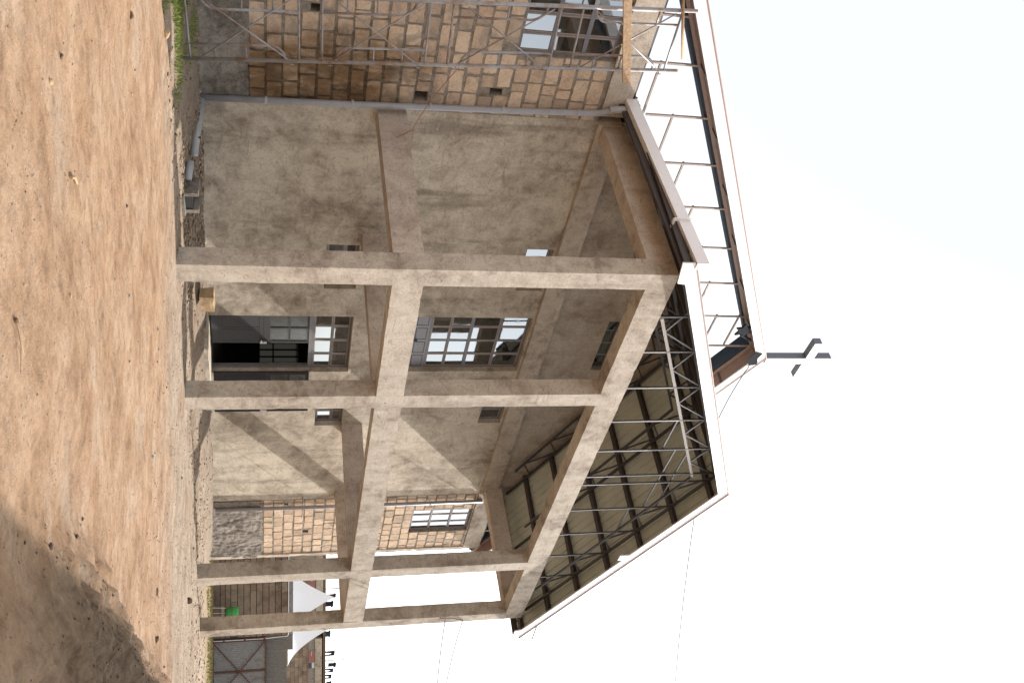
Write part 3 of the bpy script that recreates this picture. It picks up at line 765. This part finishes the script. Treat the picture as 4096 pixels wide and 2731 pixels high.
# ------------------------------------------------------------------ scaffold tower against the left flank
AX=lambda z: -1.72-.053*z
FW=1.06; SY=2.36; SLZ=.035
scaf=empty('scaffold_tower',(-2.2,SY,0),'rusty tubular scaffold tower of stacked arched frames before the stone block wall','scaffold')
def pole(x,y,z0,z1,r=.024,lean=-.053):
    q=MB(); q.tube([(x+lean*z0,y,z0),(x+lean*z1,y,z1)],r,10); return q
pole(-1.72,SY,-.05,7.41,.028).build('pole',M['scaffold'],scaf,smooth=True)
pole(-1.72-FW,SY,-.05,7.38,.028).build('pole',M['scaffold'],scaf,smooth=True)
pole(-1.72-.38,3.42,.0,7.25,.024,-.05).build('pole',M['scaffold'],scaf,smooth=True)
pole(-1.72-.38-FW,3.42,.0,7.2,.024,-.05).build('pole',M['scaffold'],scaf,smooth=True)
def P_(t,z,y=SY): # t: 0 at pole A, 1 at pole B
    return Vector((AX(z)-t*FW,y,z-SLZ*t))
levels=[(.17,1.67,'t'),(1.99,3.48,'b'),(3.81,5.36,'b'),(5.69,7.19,'t')]
for z0,z1,arch in levels:
    q=MB(); q.tube([P_(0,z0),P_(1,z0)],.017,8); q.tube([P_(0,z1),P_(1,z1)],.017,8)
    # arched inner rails: beside pole A bending at one end, beside pole B at the other
    it=.235
    for t0,t1,top in ((0,it,arch=='t'),(1,1-it,arch!='t')):
        za,zb=(z0,z1-.27) if top else (z1,z0+.27)
        pts=[P_(t1,za),P_(t1,zb-.14*(1 if top else -1))]
        for k in range(1,7):
            a=R(15*k); pts.append(P_(t1+(t0-t1)*(1-math.cos(a)),zb-.14*(1 if top else -1)+.22*math.sin(a)*(1 if top else -1)))
        q.tube(pts,.018,8)
        for fr in (.28,.62):
            zz=za+(zb-za)*fr; q.tube([P_(t0,zz),P_(t1,zz)],.014,7)
    q.build('arched_frame',M['scaffold'],scaf,smooth=True)
    q=MB(); q.tube([P_(.05,z0+.15,SY-.04),P_(.97,z1-.10,SY-.04)],.0115,7); q.build('cross_brace',M['scaffold'],scaf,smooth=True)
    q=MB(); q.tube([P_(.05,z1-.13,SY-.065),P_(.97,z0+.2,SY-.065)],.0115,7); q.build('cross_brace',M['scaffold'],scaf,smooth=True)
    q=MB()
    for z in (z0+.12,z1-.10): q.tube([P_(0,z),P_(0,z,SY-.10)],.008,6); q.tube([P_(0,z,SY-.09)-Vector((0,0,.03)),P_(0,z,SY-.09)+Vector((0,0,.03))],.007,6)
    q.build('brace_pin',M['scaffold'],scaf)
    # ties to the rear frame
    q=MB(); q.tube([Vector((-2.1-.05*z0,3.42,z0+.3)),Vector((-2.1-FW-.05*z0,3.42,z0+.3))],.015,7); q.build('tie_bar',M['scaffold'],scaf,smooth=True)
# timber plank across the frames
q=MB(); q.hexa([(-3.75,SY-.16,6.03),(-1.93,SY-.16,6.53),(-1.93,SY-.115,6.53),(-3.75,SY-.115,6.03),(-3.75,SY-.16,6.16),(-1.93,SY-.16,6.66),(-1.93,SY-.115,6.66),(-3.75,SY-.115,6.16)])
tag(q.build('timber_plank',M['timber'],loc=(-2.8,SY-.14,6.3),bevel=.004),'sawn brown timber plank tied slanting across the top of the scaffold','plank')
q=MB(); q.tube([(-3.5,SY-.06,7.03),(-2.9,SY-.06,7.22),(-2.38,SY-.06,7.39)],.022,9)
tag(q.build('wooden_stick',M['timber'],loc=(-2.9,SY-.06,7.2),smooth=True),'round weathered wooden stick poking out near the scaffold top','stick')
# twisted wire from the beam to the scaffold
q=MB(); q.tube([(.40,D-.35,3.62),(-.012,D-.5,3.60),(-.04,D-.75,3.3)],.007,6)
pts=[Vector((-.03,D-.55,3.56)).lerp(Vector((-1.98,SY,4.05)),k/12)-Vector((0,0,.05*math.sin(math.pi*k/12))) for k in range(13)]
q.tube(pts,.006,6); tag(q.build('tie_wire',M['wire'],loc=(-.8,3,3.8)),'thin orange wire looped round the porch beam and tied to the scaffold','wire')

# ------------------------------------------------------------------ things on the ground

def onz(x,y): return gz(x,y)
q=MB(); a=Vector((-.02,D-.22,onz(0,D-.22)+.07)); b=Vector((.20,2.62,onz(.2,2.62)+.05))
a=Vector((-.12,3.5,.20)); b=Vector((.22,2.55,.11))
q.tube([a,a.lerp(b,.5),b],.058,14)
pp=q.build('fallen_pipe',M['pvc_old'],loc=(0,3,.1),smooth=True); tag(pp,'grey plastic drain pipe lying on rubble at the wall foot','pipe')
OFF[pp.name]=Vector((0,3,.1))
q=MB(); q.tube([(.105,2.83,.17),(.085,2.83,.185)],.03,10); q.build('socket_hole',M['door_line'],pp)
q=MB(); q.tube([(.18,2.35,.07),(.34,2.1,.03)],.06,10); tag(q.build('pipe_offcut',M['pvc_old'],loc=(.25,2.2,.05),smooth=True),'short dusty pipe offcut beside the square drain chamber','pipe')
# open drain chamber: four low concrete walls
q=MB(); x0,y0=.45,1.85; s=.42; h0,h1=-.12,.20
q.rbox((x0,y0,h0-.1),(x0+s,y0+.07,h0+.1),cell=.07,amp=.008); q.rbox((x0,y0+s-.07,h0),(x0+s,y0+s,h1),cell=.07,amp=.008,seed=2)
q.rbox((x0,y0+.072,h0),(x0+.07,y0+s-.072,h1-.01),cell=.07,amp=.008,seed=3); q.rbox((x0+s-.07,y0+.072,h0),(x0+s,y0+s-.072,h1-.01),cell=.07,amp=.008,seed=4)
dc=q.build('drain_chamber',M['rough_render'],loc=(x0,y0,0)); OFF[dc.name]=Vector((x0,y0,0)); qq=MB(); qq.box((x0+.075,y0+.075,-.2),(x0+s-.075,y0+s-.075,.10)); qq.build('chamber_shade',M['door_line'],dc)  # near-black block stands in for the shade inside the chamber
tag(dc,'small open square concrete drain chamber beside the pipe offcut','drain')
def rock(name,x,y,size,mat,label,cat='stone',group=None,flat=.6,sub=2,sink=.25,rot=None):
    bm=bmesh.new(); bmesh.ops.create_icosphere(bm,subdivisions=sub,radius=1)
    sx,sy,sz=size*random.uniform(.8,1.2),size*random.uniform(.7,1.1),size*flat; sd_=random.uniform(0,99); a=random.uniform(0,6.28) if rot is None else rot
    q=MB()
    for v in bm.verts:
        p=v.co.copy(); p*=1+.42*noise.noise(p*1.1+Vector((sd_,0,0)))+.15*noise.noise(p*3+Vector((0,sd_,0)))
        p=Vector((p.x*sx,p.y*sy,p.z*sz)); q.v.append(Vector((p.x*math.cos(a)-p.y*math.sin(a)+x,p.x*math.sin(a)+p.y*math.cos(a)+y,p.z+onz(x,y)+sz*(1-2*sink)*.8)))
    q.f=[tuple(v.index for v in f.verts) for f in bm.faces]; bm.free()
    o=q.build(name,mat,loc=(x,y,onz(x,y))); tag(o,label,cat,group); return o
q=MB(); q.rbox((3.62,2.55,.03),(4.02,2.8,.27),cell=.06,amp=.02,seed=12); q.v=[Vector((v.x,v.y,v.z+.06*(v.x-3.6))) for v in q.v]
tag(q.build('stone_block',M['stone_tan'],loc=(3.8,2.7,.05)),'tan cut stone block lying behind the nearest porch column','stone')
rock('stone',7.25,-1.66,.07,M['stone_dark'],'dark lump of stone near the foot of the farthest two columns',flat=.9)
rock('stone',1.3,-4.9,.05,M['stone_dark'],'round brown stone near the shadow edge on the open yard')
rock('stone',1.04,-4.42,.045,M['stone_dark'],'flat brown stone behind the round one near the shadow edge',flat=.4)
rock('stone',-.94,-3.76,.035,M['stone_grey'],'small grey stone alone in the middle of the yard')
rock('stone',-6.99,-5.12,.022,M['stone_tan'],'pale tan pebble with a dark shadow at the near left of the yard')
rock('stone',-6.87,-4.72,.022,M['stone_dark'],'dark brown pebble near the pale tan one on the left')
rock('stone',-5.2,-1.8,.035,M['stone_dark'],'dark stone lying furthest left on the lit yard')
rock('stone',-6.7,-6.63,.022,M['stone_dark'],'dark stone closest to the camera at the yard edge')
rock('stone',-5.47,-7.22,.02,M['stone_dark'],'brown stone on the ragged edge of the big shadow')
rock('stone',-3.46,.43,.06,M['stone_tan'],'broken tan brick bit beside the grass strip',flat=.7)
q=MB(); q.tube([(-6.24,-5.09,onz(-6.2,-5.05)+.012),(-6.19,-5.03,onz(-6.2,-5.05)+.018),(-6.10,-4.99,onz(-6.1,-5)+.012)],.009,6); tag(q.build('wood_chip',M['stone_tan'],loc=(-6.17,-5.04,0)),'pale wood chip lying on the near yard','wood chip')
random.seed(21)
for k in range(46):
    x=random.uniform(-7.5,10); y=random.uniform(-7,.0)
    if y< -7.3+.245*(x+6.3)+.1: continue
    rock('loose_stone',x,y,random.uniform(.010,.024),random.choice([M['stone_dark'],M['stone_dark'],M['stone_grey'],M['stone_tan']]),'tiny loose stone scattered on the bare dirt yard','stone','loose stones on the yard',sub=1)
q=MB(); q.tube([(-6.72,-6.66,onz(-6.7,-6.7)+.015),(-6.62,-6.72,onz(-6.6,-6.7)+.02),(-6.50,-6.80,onz(-6.5,-6.8)+.012)],.0028,6); q.tube([(-6.62,-6.72,onz(-6.6,-6.7)+.02),(-6.52,-6.70,onz(-6.5,-6.7)+.014)],.0022,6)
tag(q.build('twig',M['timber'],loc=(-6.6,-6.72,0)),'dry forked twig lying at the near edge of the yard','twig')
# gravel too small to count
pb=MB(); rnd=random.Random(3)
ico=[(0,0,1),(.89,0,.45),(.28,.85,.45),(-.72,.53,.45),(-.72,-.53,.45),(.28,-.85,.45),(0,0,-.6)]
icf=[(0,1,2),(0,2,3),(0,3,4),(0,4,5),(0,5,1),(6,2,1),(6,3,2),(6,4,3),(6,5,4),(6,1,5)]
def scatter(n,xa,xb,ya,yb,s0,s1):
    for _ in range(n):
        x=rnd.uniform(xa,xb); y=rnd.uniform(ya,yb); s=s0+(s1-s0)*rnd.random()**3; z=gz(x,y); a=rnd.uniform(0,6.28); sx,sy,sz=s*rnd.uniform(.7,1.4),s*rnd.uniform(.7,1.2),s*rnd.uniform(.4,.9)
        pb.add([(x+(p[0]*math.cos(a)-p[1]*math.sin(a))*sx*rnd.uniform(.8,1.2),y+(p[0]*math.sin(a)+p[1]*math.cos(a))*sy*rnd.uniform(.8,1.2),z+p[2]*sz) for p in ico],icf)
scatter(9000,-8.5,-1,-8.5,1.0,.002,.009)
scatter(7000,-1,13,-6,2.0,.004,.016)
scatter(3500,-3,13,.2,3.6,.008,.035)
scatter(1600,-.3,3.3,1.9,3.5,.012,.05)
scatter(900,8,18,-5,1,.015,.05)
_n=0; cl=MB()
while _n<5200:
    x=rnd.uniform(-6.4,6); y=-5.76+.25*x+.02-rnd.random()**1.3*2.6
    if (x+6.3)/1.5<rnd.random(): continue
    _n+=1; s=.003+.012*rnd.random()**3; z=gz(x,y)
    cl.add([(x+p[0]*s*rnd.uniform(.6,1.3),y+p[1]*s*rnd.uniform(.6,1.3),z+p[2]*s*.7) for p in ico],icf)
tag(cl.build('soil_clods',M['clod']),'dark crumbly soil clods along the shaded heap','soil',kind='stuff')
tag(pb.build('gravel',M['pebble']),'fine gravel and grit scattered over the yard','gravel',kind='stuff')
# grass
def blades(n,fn,h0,h1,w=.006,seed=1):
    rnd=random.Random(seed); g=MB()
    for _ in range(n):
        x,y=fn(rnd); z=gz(x,y)-.005; h=rnd.uniform(h0,h1); a=rnd.uniform(0,6.28); l=rnd.uniform(.1,.7)*h; dx,dy=math.cos(a),math.sin(a); w_=w*rnd.uniform(.7,1.4)
        px,py=-dy*w_,dx*w_
        g.add([(x-px,y-py,z),(x+px,y+py,z),(x+dx*l*.4+px*.7,y+dy*l*.4+py*.7,z+h*.6),(x+dx*l*.4-px*.7,y+dy*l*.4-py*.7,z+h*.6),(x+dx*l,y+dy*l,z+h)],[(0,1,2,3),(3,2,4)])
    return g
def strip(r):
    while True:
        x=r.uniform(-5.5,-1.15); y=1.25+.18*(x+3.3)+r.random()**.8*1.75
        if y<3.2 and r.random()<min(1,(-1.1-x)*.8) and noise.noise(Vector((x*1.7,y*2.2,4)))+.25*noise.noise(Vector((x*6,y*6,1)))>-.12: return x,y
tag(blades(11000,strip,.015,.075,.005,1).build('grass',M['grass']),'green grass strip growing along the wall foot below the scaffold','grass',kind='stuff')
def farstrip(r):
    d=r.uniform(35.5,39.6); s=r.uniform(7,16); return CAM.x+HX*d+HY*s, CAM.y+HY*d-HX*s
tag(blades(4500,farstrip,.02,.10,.012,2).build('grass',M['dry_grass']),'dry and green grass growing at the foot of the boundary wall','grass',kind='stuff')

# ------------------------------------------------------------------ background beyond the right corner
def bp(s,d,z): return Vector((CAM.x+HX*d+HY*s, CAM.y+HY*d-HX*s, z))
def bbox(mb,s0,s1,d0,d1,z0,z1):
    return mb.hexa([bp(s0,d0,z0),bp(s1,d0,z0),bp(s1,d1,z0),bp(s0,d1,z0),bp(s0,d0,z1),bp(s1,d0,z1),bp(s1,d1,z1),bp(s0,d1,z1)])
t=NT('course_stone'); rnd=t.pos.outputs['Random Per Island']; n=t.noise(1.3,7,.65,dist=.3); n2=t.noise(14,4,.6)
c=t.mix(.8,t.ramp(rnd,[(0,(.20,.145,.11)),(.3,(.26,.195,.15)),(.6,(.31,.245,.19)),(.85,(.24,.17,.13)),(1,(.35,.28,.21))]),t.ramp(n,[(.30,.35),(.5,1.0),(.7,1.25)]),'MULTIPLY')
M['course']=t.fin(t.mix(.4,c,t.ramp(n2,[(.3,.6),(.6,1.1)]),'MULTIPLY'),.95,spec=.1)
DW=40; K=1.25
zc=lambda z: 1.2465+(z-1.2465)*K
wall=empty('boundary_wall',bp(9,DW,-.75),'brown coursed stone boundary wall with a thin pale pipe along its top','wall')
s0,s1=4.0,9.13*K
q=MB(); rnd_=random.Random(4); z=zc(-.45)-.3
q2=MB(); bbox(q2,s0,s1-.02,DW+.012,DW+.2,-1.3,zc(1.90)); q2.build('wall_core',M['door_line'],wall)
hts=[zc(-.45)-.3,zc(-.12),zc(.03),zc(.19),zc(.39)]+[zc(.39+.188*i) for i in range(1,9)]
for z0,z1 in zip(hts[:-1],hts[1:]):
    if z1>zc(1.9): z1=zc(1.9)
    s=s0-rnd_.uniform(0,.5)
    while s<s1:
        L=rnd_.uniform(.5,.95); bbox(q,max(s,s0)+.004,min(s+L,s1)-.004,DW+rnd_.uniform(-.008,.005),DW+.03,z0+.012,z1-.012) if min(s+L,s1)-max(s,s0)>.05 else None; s+=L
q.build('stone_courses',M['course'],wall)
q=MB(); q.tube([bp(s0,DW-.02,zc(1.93)),bp(9.12*K,DW-.02,zc(1.915))],.018,8); q.tube([bp(9.12*K,DW-.02,zc(1.92)),bp(9.17*K,DW-.02,zc(1.88)),bp(9.2*K,DW-.04,zc(1.2)),bp(9.19*K,DW-.05,zc(-.32))],.016,8); q.build('wall_pipe',M['fascia'],wall)
q=MB(); bbox(q,s0,s1,DW+.1,DW+.16,zc(1.87),zc(2.06)); q.build('grey_capping',M['stone_grey'],wall)
# corrugated gate and sheet fence
def corr(mb,s0,s1,d,z0,z1,pitch=.076,amp=.012):
    n=int((s1-s0)/pitch*4); b=len(mb.v)
    for i in range(n+1):
        s=s0+(s1-s0)*i/n; dd=d+amp*math.cos(i*math.pi/2); mb.v+= [bp(s,dd,z0),bp(s,dd,z1),bp(s,dd+.004,z0),bp(s,dd+.004,z1)]
    for i in range(n):
        k=b+4*i; mb.f+=[(k,k+4,k+5,k+1),(k+2,k+3,k+7,k+6)]
def sheetmat(name,col,rust,th):
    t=NT(name); n=t.noise(1.6,7,.65,co=t.coord((1,1,.5)))
    c=t.mix(t.smooth(n,th,th+.13),col,rust); n2=t.noise(9,5,.6); c=t.mix(.4,c,t.ramp(n2,[(.3,.6),(.6,1.1)]),'MULTIPLY'); return t.fin(c,.5,.2)
M['tin']=sheetmat('galvanised_tin',(.30,.30,.31),(.20,.16,.13),.55); M['tin_rust']=sheetmat('rusted_tin',(.22,.205,.19),(.33,.16,.09),.56)
t=NT('rust_angle'); M['rust']=t.fin((.13,.055,.038),.8)
gs0,gs1=9.24*K,12.1*K; zt,zb=zc(1.245),zc(-.33)
gate=empty('tin_gate',bp((gs0+gs1)/2,DW,zb),'corrugated tin gate with a rust brown cross braced frame','gate')
q=MB(); corr(q,gs0,gs1,DW+.03,zb,zt); q.build('gate_sheet',M['tin'],gate)
q=MB(); sm=10.17*K; s2=2*sm-gs0
for a,b in (((gs0,zb),(gs0,zt)),((gs0,zt),(gs1,zt)),((sm,zb),(sm,zt)),((s2,zb),(s2,zt)),((gs0,zb+.02),(gs1,zb+.02))):
    q.bar(bp(a[0],DW-.01,a[1]),bp(b[0],DW-.01,b[1]),.05,.05,up=(HX,HY,0))
q.build('gate_frame',M['rust'],gate)
for a,b in (((gs0,zb),(s2,zt)),((gs0,zt),(s2,zb))):
    q=MB(); q.bar(bp(a[0],DW-.05,a[1]),bp(b[0],DW-.05,b[1]),.04,.04,up=(HX,HY,0)); q.build('gate_brace',M['rust'],gate)
q=MB()
for z in (.0,.62,1.2): q.tube([bp(gs0-.12,DW-.03,zc(z)),bp(gs0-.02,DW-.03,zc(z)+.0)],.045,10)
q.build('gate_hinge',M['rust'],gate)
fence=empty('tin_fence',bp(10*K,DW+.3,-.7),'rust streaked corrugated tin sheets standing above and behind the gate','fence')
q=MB(); corr(q,9.0*K,9.66*K,DW+.25,-1,zc(2.06)); q.build('tin_sheet',M['tin_rust'],fence)
q=MB(); corr(q,9.665*K,10.5*K,DW+.27,-1,zc(1.88)); q.build('tin_sheet',M['tin_rust'],fence)
q=MB(); corr(q,10.505*K,14*K,DW+.26,-1,zc(1.89)); q.build('tin_sheet',M['tin_rust'],fence)
# green tub on a thin stand
t=NT('green_plastic'); M['green']=t.fin((.06,.36,.09),.4)
tub=empty('water_tub',bp(8.33*K,DW-.6,-.75),'bright green plastic water tub on a thin metal stand before the stone wall','tub')
q=MB(); cs=8.40*39.4/32; zz=zc(.26)
ring=[]
q.tube([bp(cs,39.4,zc(.07)),bp(cs,39.4,zc(.10)),bp(cs,39.4,zc(.40)),bp(cs,39.4,zc(.44))],.27,20); 
for i,v in enumerate(q.v):
    k=i//20
    if k in(0,3): 
        c=bp(cs,39.4,0); v.x=c.x+(v.x-c.x)*.86; v.y=c.y+(v.y-c.y)*.86
q.build('tub_body',M['green'],tub,smooth=True)
q=MB(); q.tube([bp(cs,39.4,zc(.24)),bp(cs,39.4,zc(.255))],.275,20); q.tube([bp(cs+.1,39.15,zc(.43)),bp(cs+.1,39.15,zc(.47))],.05,10); q.build('tub_band',M['cable'],tub)
q=MB()
for ds,dd in ((-.3,0),(.3,0),(0,.28)): q.tube([bp(cs+ds,39.4+dd,-1.0),bp(cs+ds*.8,39.4+dd*.8,zc(.08))],.012,7)
q.tube([bp(cs-.28,39.4,zc(-.02)),bp(cs+.28,39.4,zc(-.02))],.01,6)
q.build('stand',M['gutter'],tub)
# white canopies
t=NT('canopy_cloth'); M['canopy']=t.fin((.80,.79,.80),.7)
def tent(sc,half,d,zb,za,name,label):
    tn=empty(name,bp(sc,d,-1),label,'tent','white canopies behind the boundary wall')
    q=MB(); N=14; cor=[(-half,-half),(half,-half),(half,half),(-half,half)]
    idx={}
    for c in range(4):
        a,b=cor[c],cor[(c+1)%4]; base=len(q.v)
        for i in range(N+1):
            u=i/N; k=1-u   # u 0 at eave, 1 apex
            z=zb+(za-zb)*(u**1.9*.75+u*.25)
            for j in range(N+1):
                v=j/N; x=(a[0]+(b[0]-a[0])*v)*k; y=(a[1]+(b[1]-a[1])*v)*k
                r45=math.radians(12); X=x*math.cos(r45)-y*math.sin(r45); Y=x*math.sin(r45)+y*math.cos(r45)
                q.v.append(bp(sc+X,d+Y,z))
        for i in range(N):
            for j in range(N): 
                p=base+i*(N+1)+j; q.f.append((p,p+1,p+N+2,p+N+1))
    q.build('canopy',M['canopy'],tn,smooth=True)
    q=MB()
    r45=math.radians(12)
    for (x,y) in cor:
        X=x*math.cos(r45)-y*math.sin(r45); Y=x*math.sin(r45)+y*math.cos(r45); q.tube([bp(sc+X,d+Y,-1.2),bp(sc+X,d+Y,zb)],.03,8)
    q.build('tent_leg',M['gutter'],tn)
KT=70/38; zk=lambda z: 1.2465+(z-1.2465)*KT
tent(9.56*KT,1.75,70,zk(2.02),zk(3.72),'party_tent','white peaked canopy seen between the two rightmost porch columns')
tent(10.62*KT,1.75,70,zk(2.02),zk(3.75),'party_tent','white peaked canopy right of the last porch column, its tip hidden')
# house with laundry on its roof
DH=95; KH=95/50; zh=lambda z: 1.2465+(z-1.2465)*KH
t=NT('dark_pane'); M['hwin']=t.fin((.05,.055,.06),.3)
t=NT('red_shutter'); M['hred']=t.fin((.36,.13,.10),.7)
t=NT('pale_infill'); M['hpale']=t.fin((.62,.60,.55),.8)
house=empty('stone_house',bp(15*KH,DH,-1),'distant brown stone house with red shuttered windows under a concrete roof beam','house')
hs0,hs1=10.6*KH,18.5*KH
q=MB(); rnd_=random.Random(8); bbox(q,hs0,hs1,DH+.06,DH+8,-1.2,zh(3.60)); q.build('wall_core',M['course'],house)
q=MB(); z=-1.0; hh=.37
while z<zh(3.25)-.1:
    s=hs0
    while s<hs1:
        L=rnd_.uniform(.6,1.0); bbox(q,s+.01,min(s+L,hs1)-.01,DH+rnd_.uniform(-.01,.01),DH+.1,z+.012,min(z+hh,zh(3.25))-.012); s+=L
    z+=hh
q.build('stone_courses',M['course'],house)
q=MB()
s=hs0
while s<hs1:
    L=rnd_.uniform(.8,1.5); bbox(q,s+.01,min(s+L,hs1)-.01,DH+.01,DH+.1,zh(3.25)+.01,zh(3.59)); s+=L
q.build('upper_stones',M['stone_grey'],house)
q=MB(); bbox(q,hs0-.1,14.2*KH,DH-.12,DH+8.1,zh(3.61),zh(3.94)); bbox(q,14.55*KH,hs1,DH-.12,DH+8.1,zh(3.57),zh(3.90)); q.build('roof_beam',M['rough_beam'] if 'rough_beam' in M else M['concrete'],house)
q=MB(); bbox(q,hs0-.3,hs1+.3,DH-.02,DH+8.3,zh(3.95),zh(4.08)); q.build('roof_slab',M['stone_dark'],house)
for (a,b,mt) in ((15.08,16.0,'mix'),(11.5,12.35,'mix2')):
    q=MB(); bbox(q,a*KH,b*KH,DH-.04,DH+.05,zh(3.26),zh(3.555)); wf=q.build('window',M['panel'],house)
    for i,(u0,u1,v0,v1,mm) in enumerate(((.06,.33,.05,.42,'hred'),(.06,.33,.55,.95,'hred'),(.36,.62,.05,.45,'hred'),(.36,.62,.5,.95,'hred'),(.68,.96,.05,.5,'hwin'),(.68,.96,.55,.95,'hpale'),(.08,.30,.44,.52,'hpale'))):
        q=MB(); bbox(q,(a+(b-a)*u0)*KH,(a+(b-a)*u1)*KH,DH-.06,DH-.041,zh(3.26+.295*v0),zh(3.26+.295*v1)); q.build('shutter' if mm!='hwin' else 'pane',M[mm],wf)
def line_pole(s,d,z0,z1,label,lean=0,r=.04):
    q=MB(); q.tube([bp(s*KH,d,zh(z0)),bp(s*KH+lean,d,zh((z0+z1)/2)),bp(s*KH+lean*1.6,d,zh(z1))],r,7)
    tag(q.build('line_pole',M['rust'],loc=bp(s*KH,d,zh(z0)),smooth=True),label,'pole')
DL=DH+1.5
line_pole(12.15*DL/DH,DL,4.05,4.95,'upright pole on the house roof seen beside the third porch column')
line_pole(15.66*DL/DH,DL,4.05,5.06,'upright pole on the house roof right of the dark trousers')
line_pole(16.07*DL/DH,DL+.5,4.05,6.55,'tall thin red antenna pole rising far above the roof laundry',.05,.025)
def garment(kind,s,zt,label,col,wd=.5,ln=.8,tilt=0,legs=False):
    key='cloth_%s'%kind
    t=NT('cloth'); n=t.noise(5,4,.6); mt=t.fin(t.mix(.4,col,t.ramp(n,[(.3,.6),(.6,1.15)]),'MULTIPLY'),.9)
    q=MB(); c=bp(s*KH*DL/DH,DL,zh(zt)); A=Vector((HY,-HX,0)); Z=Vector((0,0,1)); N=Vector((HX,HY,0))
    if legs:
        out=[(-.5,0),(.5,0),(.5+tilt,-1),(.22+tilt,-1.0),(.06+tilt*.4,-.36),(-.06+tilt*.4,-.36),(-.2+tilt,-1),(-.48+tilt,-1)]
        pcs=[[0,1,4,5],[1,2,3,4],[0,5,6,7]]
    else:
        out=[(-.42,0),(.42,0),(.60,-.22),(.42,-.32),(.42+tilt,-1),(-.42+tilt,-1),(-.40,-.32),(-.60,-.2)]
        pcs=[[0,1,3,6],[1,2,3],[0,6,7],[6,3,4,5]]
    pts=[c+A*(x*wd)+Z*(y*ln+.03*math.sin(9*x))+N*(.06*math.sin(7*x+3*y)) for x,y in out]
    n_=len(pts)
    q.v=pts+[p+N*.03 for p in pts]
    q.f=[tuple(reversed(p)) for p in pcs]+[tuple(i+n_ for i in p) for p in pcs]+[(i,(i+1)%n_,n_+(i+1)%n_,n_+i) for i in range(n_)]
    tag(q.build(kind,mt,loc=c),label,'garment','laundry on the far house roof')
garment('shirt',12.5,4.62,'maroon black shirt hung upside down beside the tent peak',(.03,.018,.022),.38,.78,.05)
garment('shirt',12.9,4.50,'black shirt with hanging sleeves right of the tent peak',(.012,.014,.022),.55,.75,0)
garment('towel',14.36,4.36,'dark green cloth hung against the last porch column',(.012,.05,.055),.62,.5,.0)
garment('trousers',15.31,4.57,'black trousers with spread legs on the washing line',(.012,.013,.018),.46,.92,.05,True)
garment('shirt',15.88,4.64,'dark sleeveless top hung right of the roof pole',(.02,.018,.03),.40,.75,-.05)
garment('trousers',16.15,4.51,'navy trousers hung beside the dark sleeveless top',(.02,.035,.09),.36,.82,-.02,True)
garment('trousers',16.45,4.42,'black narrow trousers hung rightmost of the paired trousers',(.012,.013,.02),.38,.66,-.02,True)
garment('shirt',16.75,4.42,'small dark top hung at the far right end of the line',(.02,.02,.025),.28,.5)
def cable(pts,r,label,cat='cable',name='overhead_cable',sag=.0,mat='cable'):
    a,b=Vector(pts[0]),Vector(pts[-1]); q=MB()
    P=[]
    for p0,p1 in zip(pts[:-1],pts[1:]):
        p0,p1=Vector(p0),Vector(p1)
        for k in range(10): P.append(p0.lerp(p1,k/10)-Vector((0,0,sag*4*(k/10)*(1-k/10))))
    P.append(b); q.tube(P,r,5); tag(q.build(name,M[mat],loc=a),label,cat)
cable([bp(11.9*KH*DL/DH,DL,zh(4.72)),bp(13.4*KH*DL/DH,DL,zh(4.40)),bp(14.2*KH*DL/DH,DL,zh(4.35)),bp(15.68*KH*DL/DH,DL,zh(4.72)),bp(17.2*KH*DL/DH,DL,zh(4.35))],.012,'washing line strung across the far house roof','line','washing_line',.1)
# overhead cables to the right
cable([bp(5.5,30,11.1),bp(9.2,30,9.2)],.018,'thin dark cable slanting across the sky behind the third and last columns',sag=.15)
cable([(12.6,-.03,5.55),(16.5,-2.6,5.6),(24,-8,5.9)],.014,'thin wire leaving the last porch column towards the right',sag=.12)
cable([(12.7,-.03,6.0),(17,-3,5.75),(26,-9,5.6)],.014,'lower thin wire sagging right from the last porch column',sag=.25)
cable([(12.55,.1,5.6),(12.50,-.02,5.4),(12.52,-.03,5.7),(12.7,-.02,6.0)],.011,'loop of wire hanging on the last porch column',sag=.02)
cable([(6.5,D-.2,12.6),(9.5,1.5,11.6),(22,-6,13.0)],.012,'stay wire running from the ridge cross to the right',sag=.3)
# ------------------------------------------------------------------ unseen house added outside the right edge so its eave shades the yard
nb=empty('shadow_caster_house',(6,-12,0),'plain rendered house with a tin roof, added out of view to shade the yard','house')
dv=Vector((7.47,1.83,0)).normalized(); nv=Vector((dv.y,-dv.x,0)); o0=Vector((9.70,-7.45,0))
def np_(a,b,z): p=o0+dv*a+nv*b; return Vector((p.x,p.y,z))
def nbox(q,a0,a1,b0,b1,z0,z1): q.hexa([np_(a0,b0,z0),np_(a0,b1,z0),np_(a1,b1,z0),np_(a1,b0,z0),np_(a0,b0,z1),np_(a0,b1,z1),np_(a1,b1,z1),np_(a1,b0,z1)])
EZ=6.0
q=MB(); nbox(q,-8.2,6.5,.5,7.5,-.6,EZ-.05); q.build('wall',M['concrete'],nb)
q=MB(); q.add([np_(-8.7,-.02,EZ),np_(7,-.02,EZ),np_(7,4,EZ+1.3),np_(-8.7,4,EZ+1.3),np_(7,8,EZ),np_(-8.7,8,EZ),np_(-8.7,-.02,EZ+.06),np_(7,-.02,EZ+.06),np_(7,4,EZ+1.36),np_(-8.7,4,EZ+1.36),np_(7,8,EZ+.06),np_(-8.7,8,EZ+.06)],[(0,1,2,3),(3,2,4,5),(9,8,7,6),(11,10,8,9),(0,6,7,1),(5,4,10,11)]); q.build('roof',M['tin'],nb)
for a in (-6,-2,2):
    q=MB(); nbox(q,a,a+1.4,.46,.52,1.0,2.3); q.build('window',M['hwin'],nb)
print('objects',len(bpy.data.objects))
